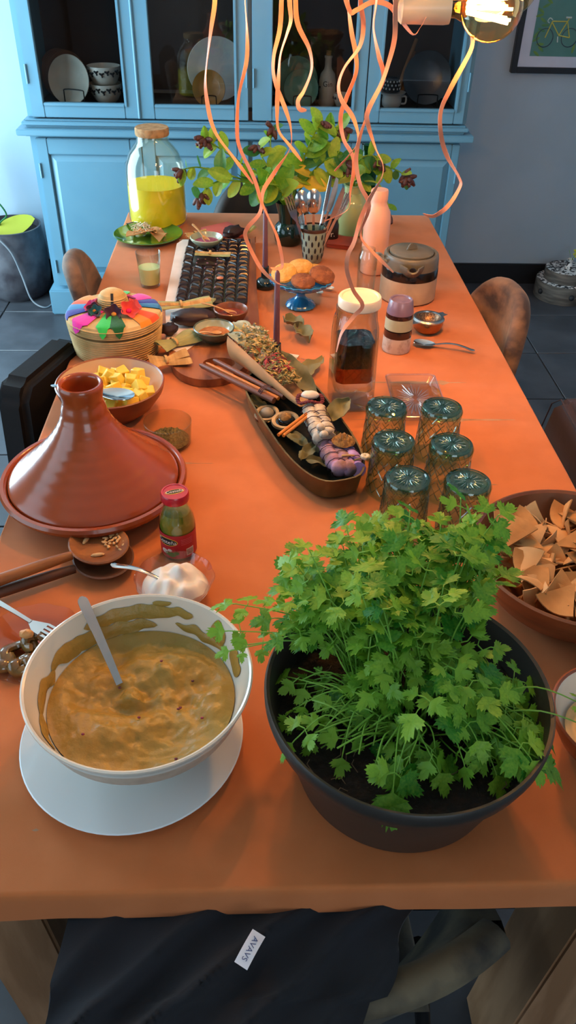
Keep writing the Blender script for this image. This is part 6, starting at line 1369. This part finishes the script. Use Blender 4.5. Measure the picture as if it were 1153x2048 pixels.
obj('body', G().lathe([(0, 0), (.014, 0), (.018, .012), (.013, .026), (.010, .034), (.017, .05), (.015, .05), (0, .03)], 20), M('spotted_glaze', '#e6e1dc', .4, col2='#2a2022', ns=60, nd=1, lo=.52, hi=.56), t)
obj('stem', G().tube([(0, 0, .03), (.012, 0, .06), (.02, 0, .09)], .0015, 5), m_stem, t)
g = G(); random.seed(2)
for q in range(14): g.ell((.022+rnd(-.012, .012), rnd(-.008, .008), .082+rnd(-.02, .02)), (.006, .006, .006), 6, 4)
obj('blossom', g, M('yellow_blossom', '#d9cf3a', .7, col2='#c6c23a', ns=40), t, kind='stuff')
obj('twig', G().tube(spline([(0, 0, .03), (-.008, 0, .07), (-.02, 0, .095)], 4), .001, 5), m_stem, t)
# picture with a bicycle
m_fr = M('black_frame', '#17151c', .35, col2='#1c1a21', ns=9); m_mat = M('passepartout', '#c9cfe0', .8, col2='#c3c9da', ns=9); m_pr = M('print_teal', '#5c8c8c', .6, col2='#4d7f78', ns=3, nd=6)
t = thing('framed_picture', 'black framed print of a yellow bicycle on the wall at the upper right', 'picture', (1.50, 3.6, 1.40)); 
def fb(x0, x1, z0, z1, y0, y1): return G().box(x0-1.5, x1-1.5, y0-3.6, y1-3.6, z0-1.4, z1-1.4)
g = fb(1.080, 1.105, .992, 1.81, 3.588, 3.6195); g.box(*[.395, .42, -.012, .0195, -.408, .41]); g.box(-.395, .395, -.012, .0195, -.408, -.383); g.box(-.395, .395, -.012, .0195, .385, .41)
obj('frame', g, m_fr, t, bev=.002)
obj('passepartout', G().box(-.395, .395, -.002, .015, -.383, .385), m_mat, t, sm=0)
prn = obj('print', G().box(-.346, .346, -.0028, -.0022, -.340, .34), m_pr, t, sm=0)
m_yb = M('bicycle_yellow', '#cfc25a', .6, col2='#c2b54e', ns=9); m_gr = M('print_leaf_green', '#3f7a52', .6, col2='#6f8f3a', ns=9); m_wt = M('print_pale', '#c9d6cf', .6, col2='#bcc9c2', ns=9)
def ring(x, z, r): return G().tube([(x+r*math.cos(2*PI*k/24), -.0032, z+r*math.sin(2*PI*k/24)) for k in range(25)], .0022, 4)
g = ring(-.292, -.268, .036); r2 = ring(-.182, -.266, .036); g.add(r2.v, r2.f); obj('bicycle_wheels', g, M('print_dark', '#3b4a58', .6, col2='#33424f', ns=9), prn, kind='stuff')
g = G()
for a, b in (((-.292, -.268), (-.272, -.205)), ((-.272, -.205), (-.205, -.205)), ((-.205, -.205), (-.182, -.266)), ((-.272, -.21), (-.232, -.258)), ((-.232, -.258), (-.205, -.205)), ((-.232, -.258), (-.182, -.266)), ((-.205, -.205), (-.200, -.192))): g.tube([(a[0], -.0034, a[1]), (b[0], -.0034, b[1])], .0026, 5)
obj('bicycle_frame', g, m_yb, prn, kind='stuff')
g = G().tube(spline([(-.272, -.0034, -.200), (-.285, -.0034, -.193), (-.293, -.0034, -.205), (-.284, -.0034, -.212)], 4), .0024, 5); g.tube([(-.236, -.0034, -.262), (-.232, -.0034, -.285)], .003, 5); g.tube([(-.215, -.0034, -.19), (-.19, -.0034, -.19)], .004, 5); obj('handlebar_and_saddle', g, m_wt, prn, kind='stuff')
g = G(); random.seed(6)
for q in range(34):
    z = -.33+.62*q/34; x = -.335+.035*(.5+.5*math.sin(q*1.3)); e = G().ell((0, 0, 0), (.018, .0004, .006), 8, 4); e.move(T(x, -.0030, z) @ T(ry=rnd(-1, 1))); g.add(e.v, e.f)
for q in range(20):
    e = G().ell((0, 0, 0), (.02, .0004, .006), 8, 4); e.move(T(rnd(-.16, .3), -.0030, rnd(-.335, -.3)) @ T(ry=rnd(-1.5, 1.5))); g.add(e.v, e.f)
obj('printed_leaves', g, m_gr, prn, kind='stuff')
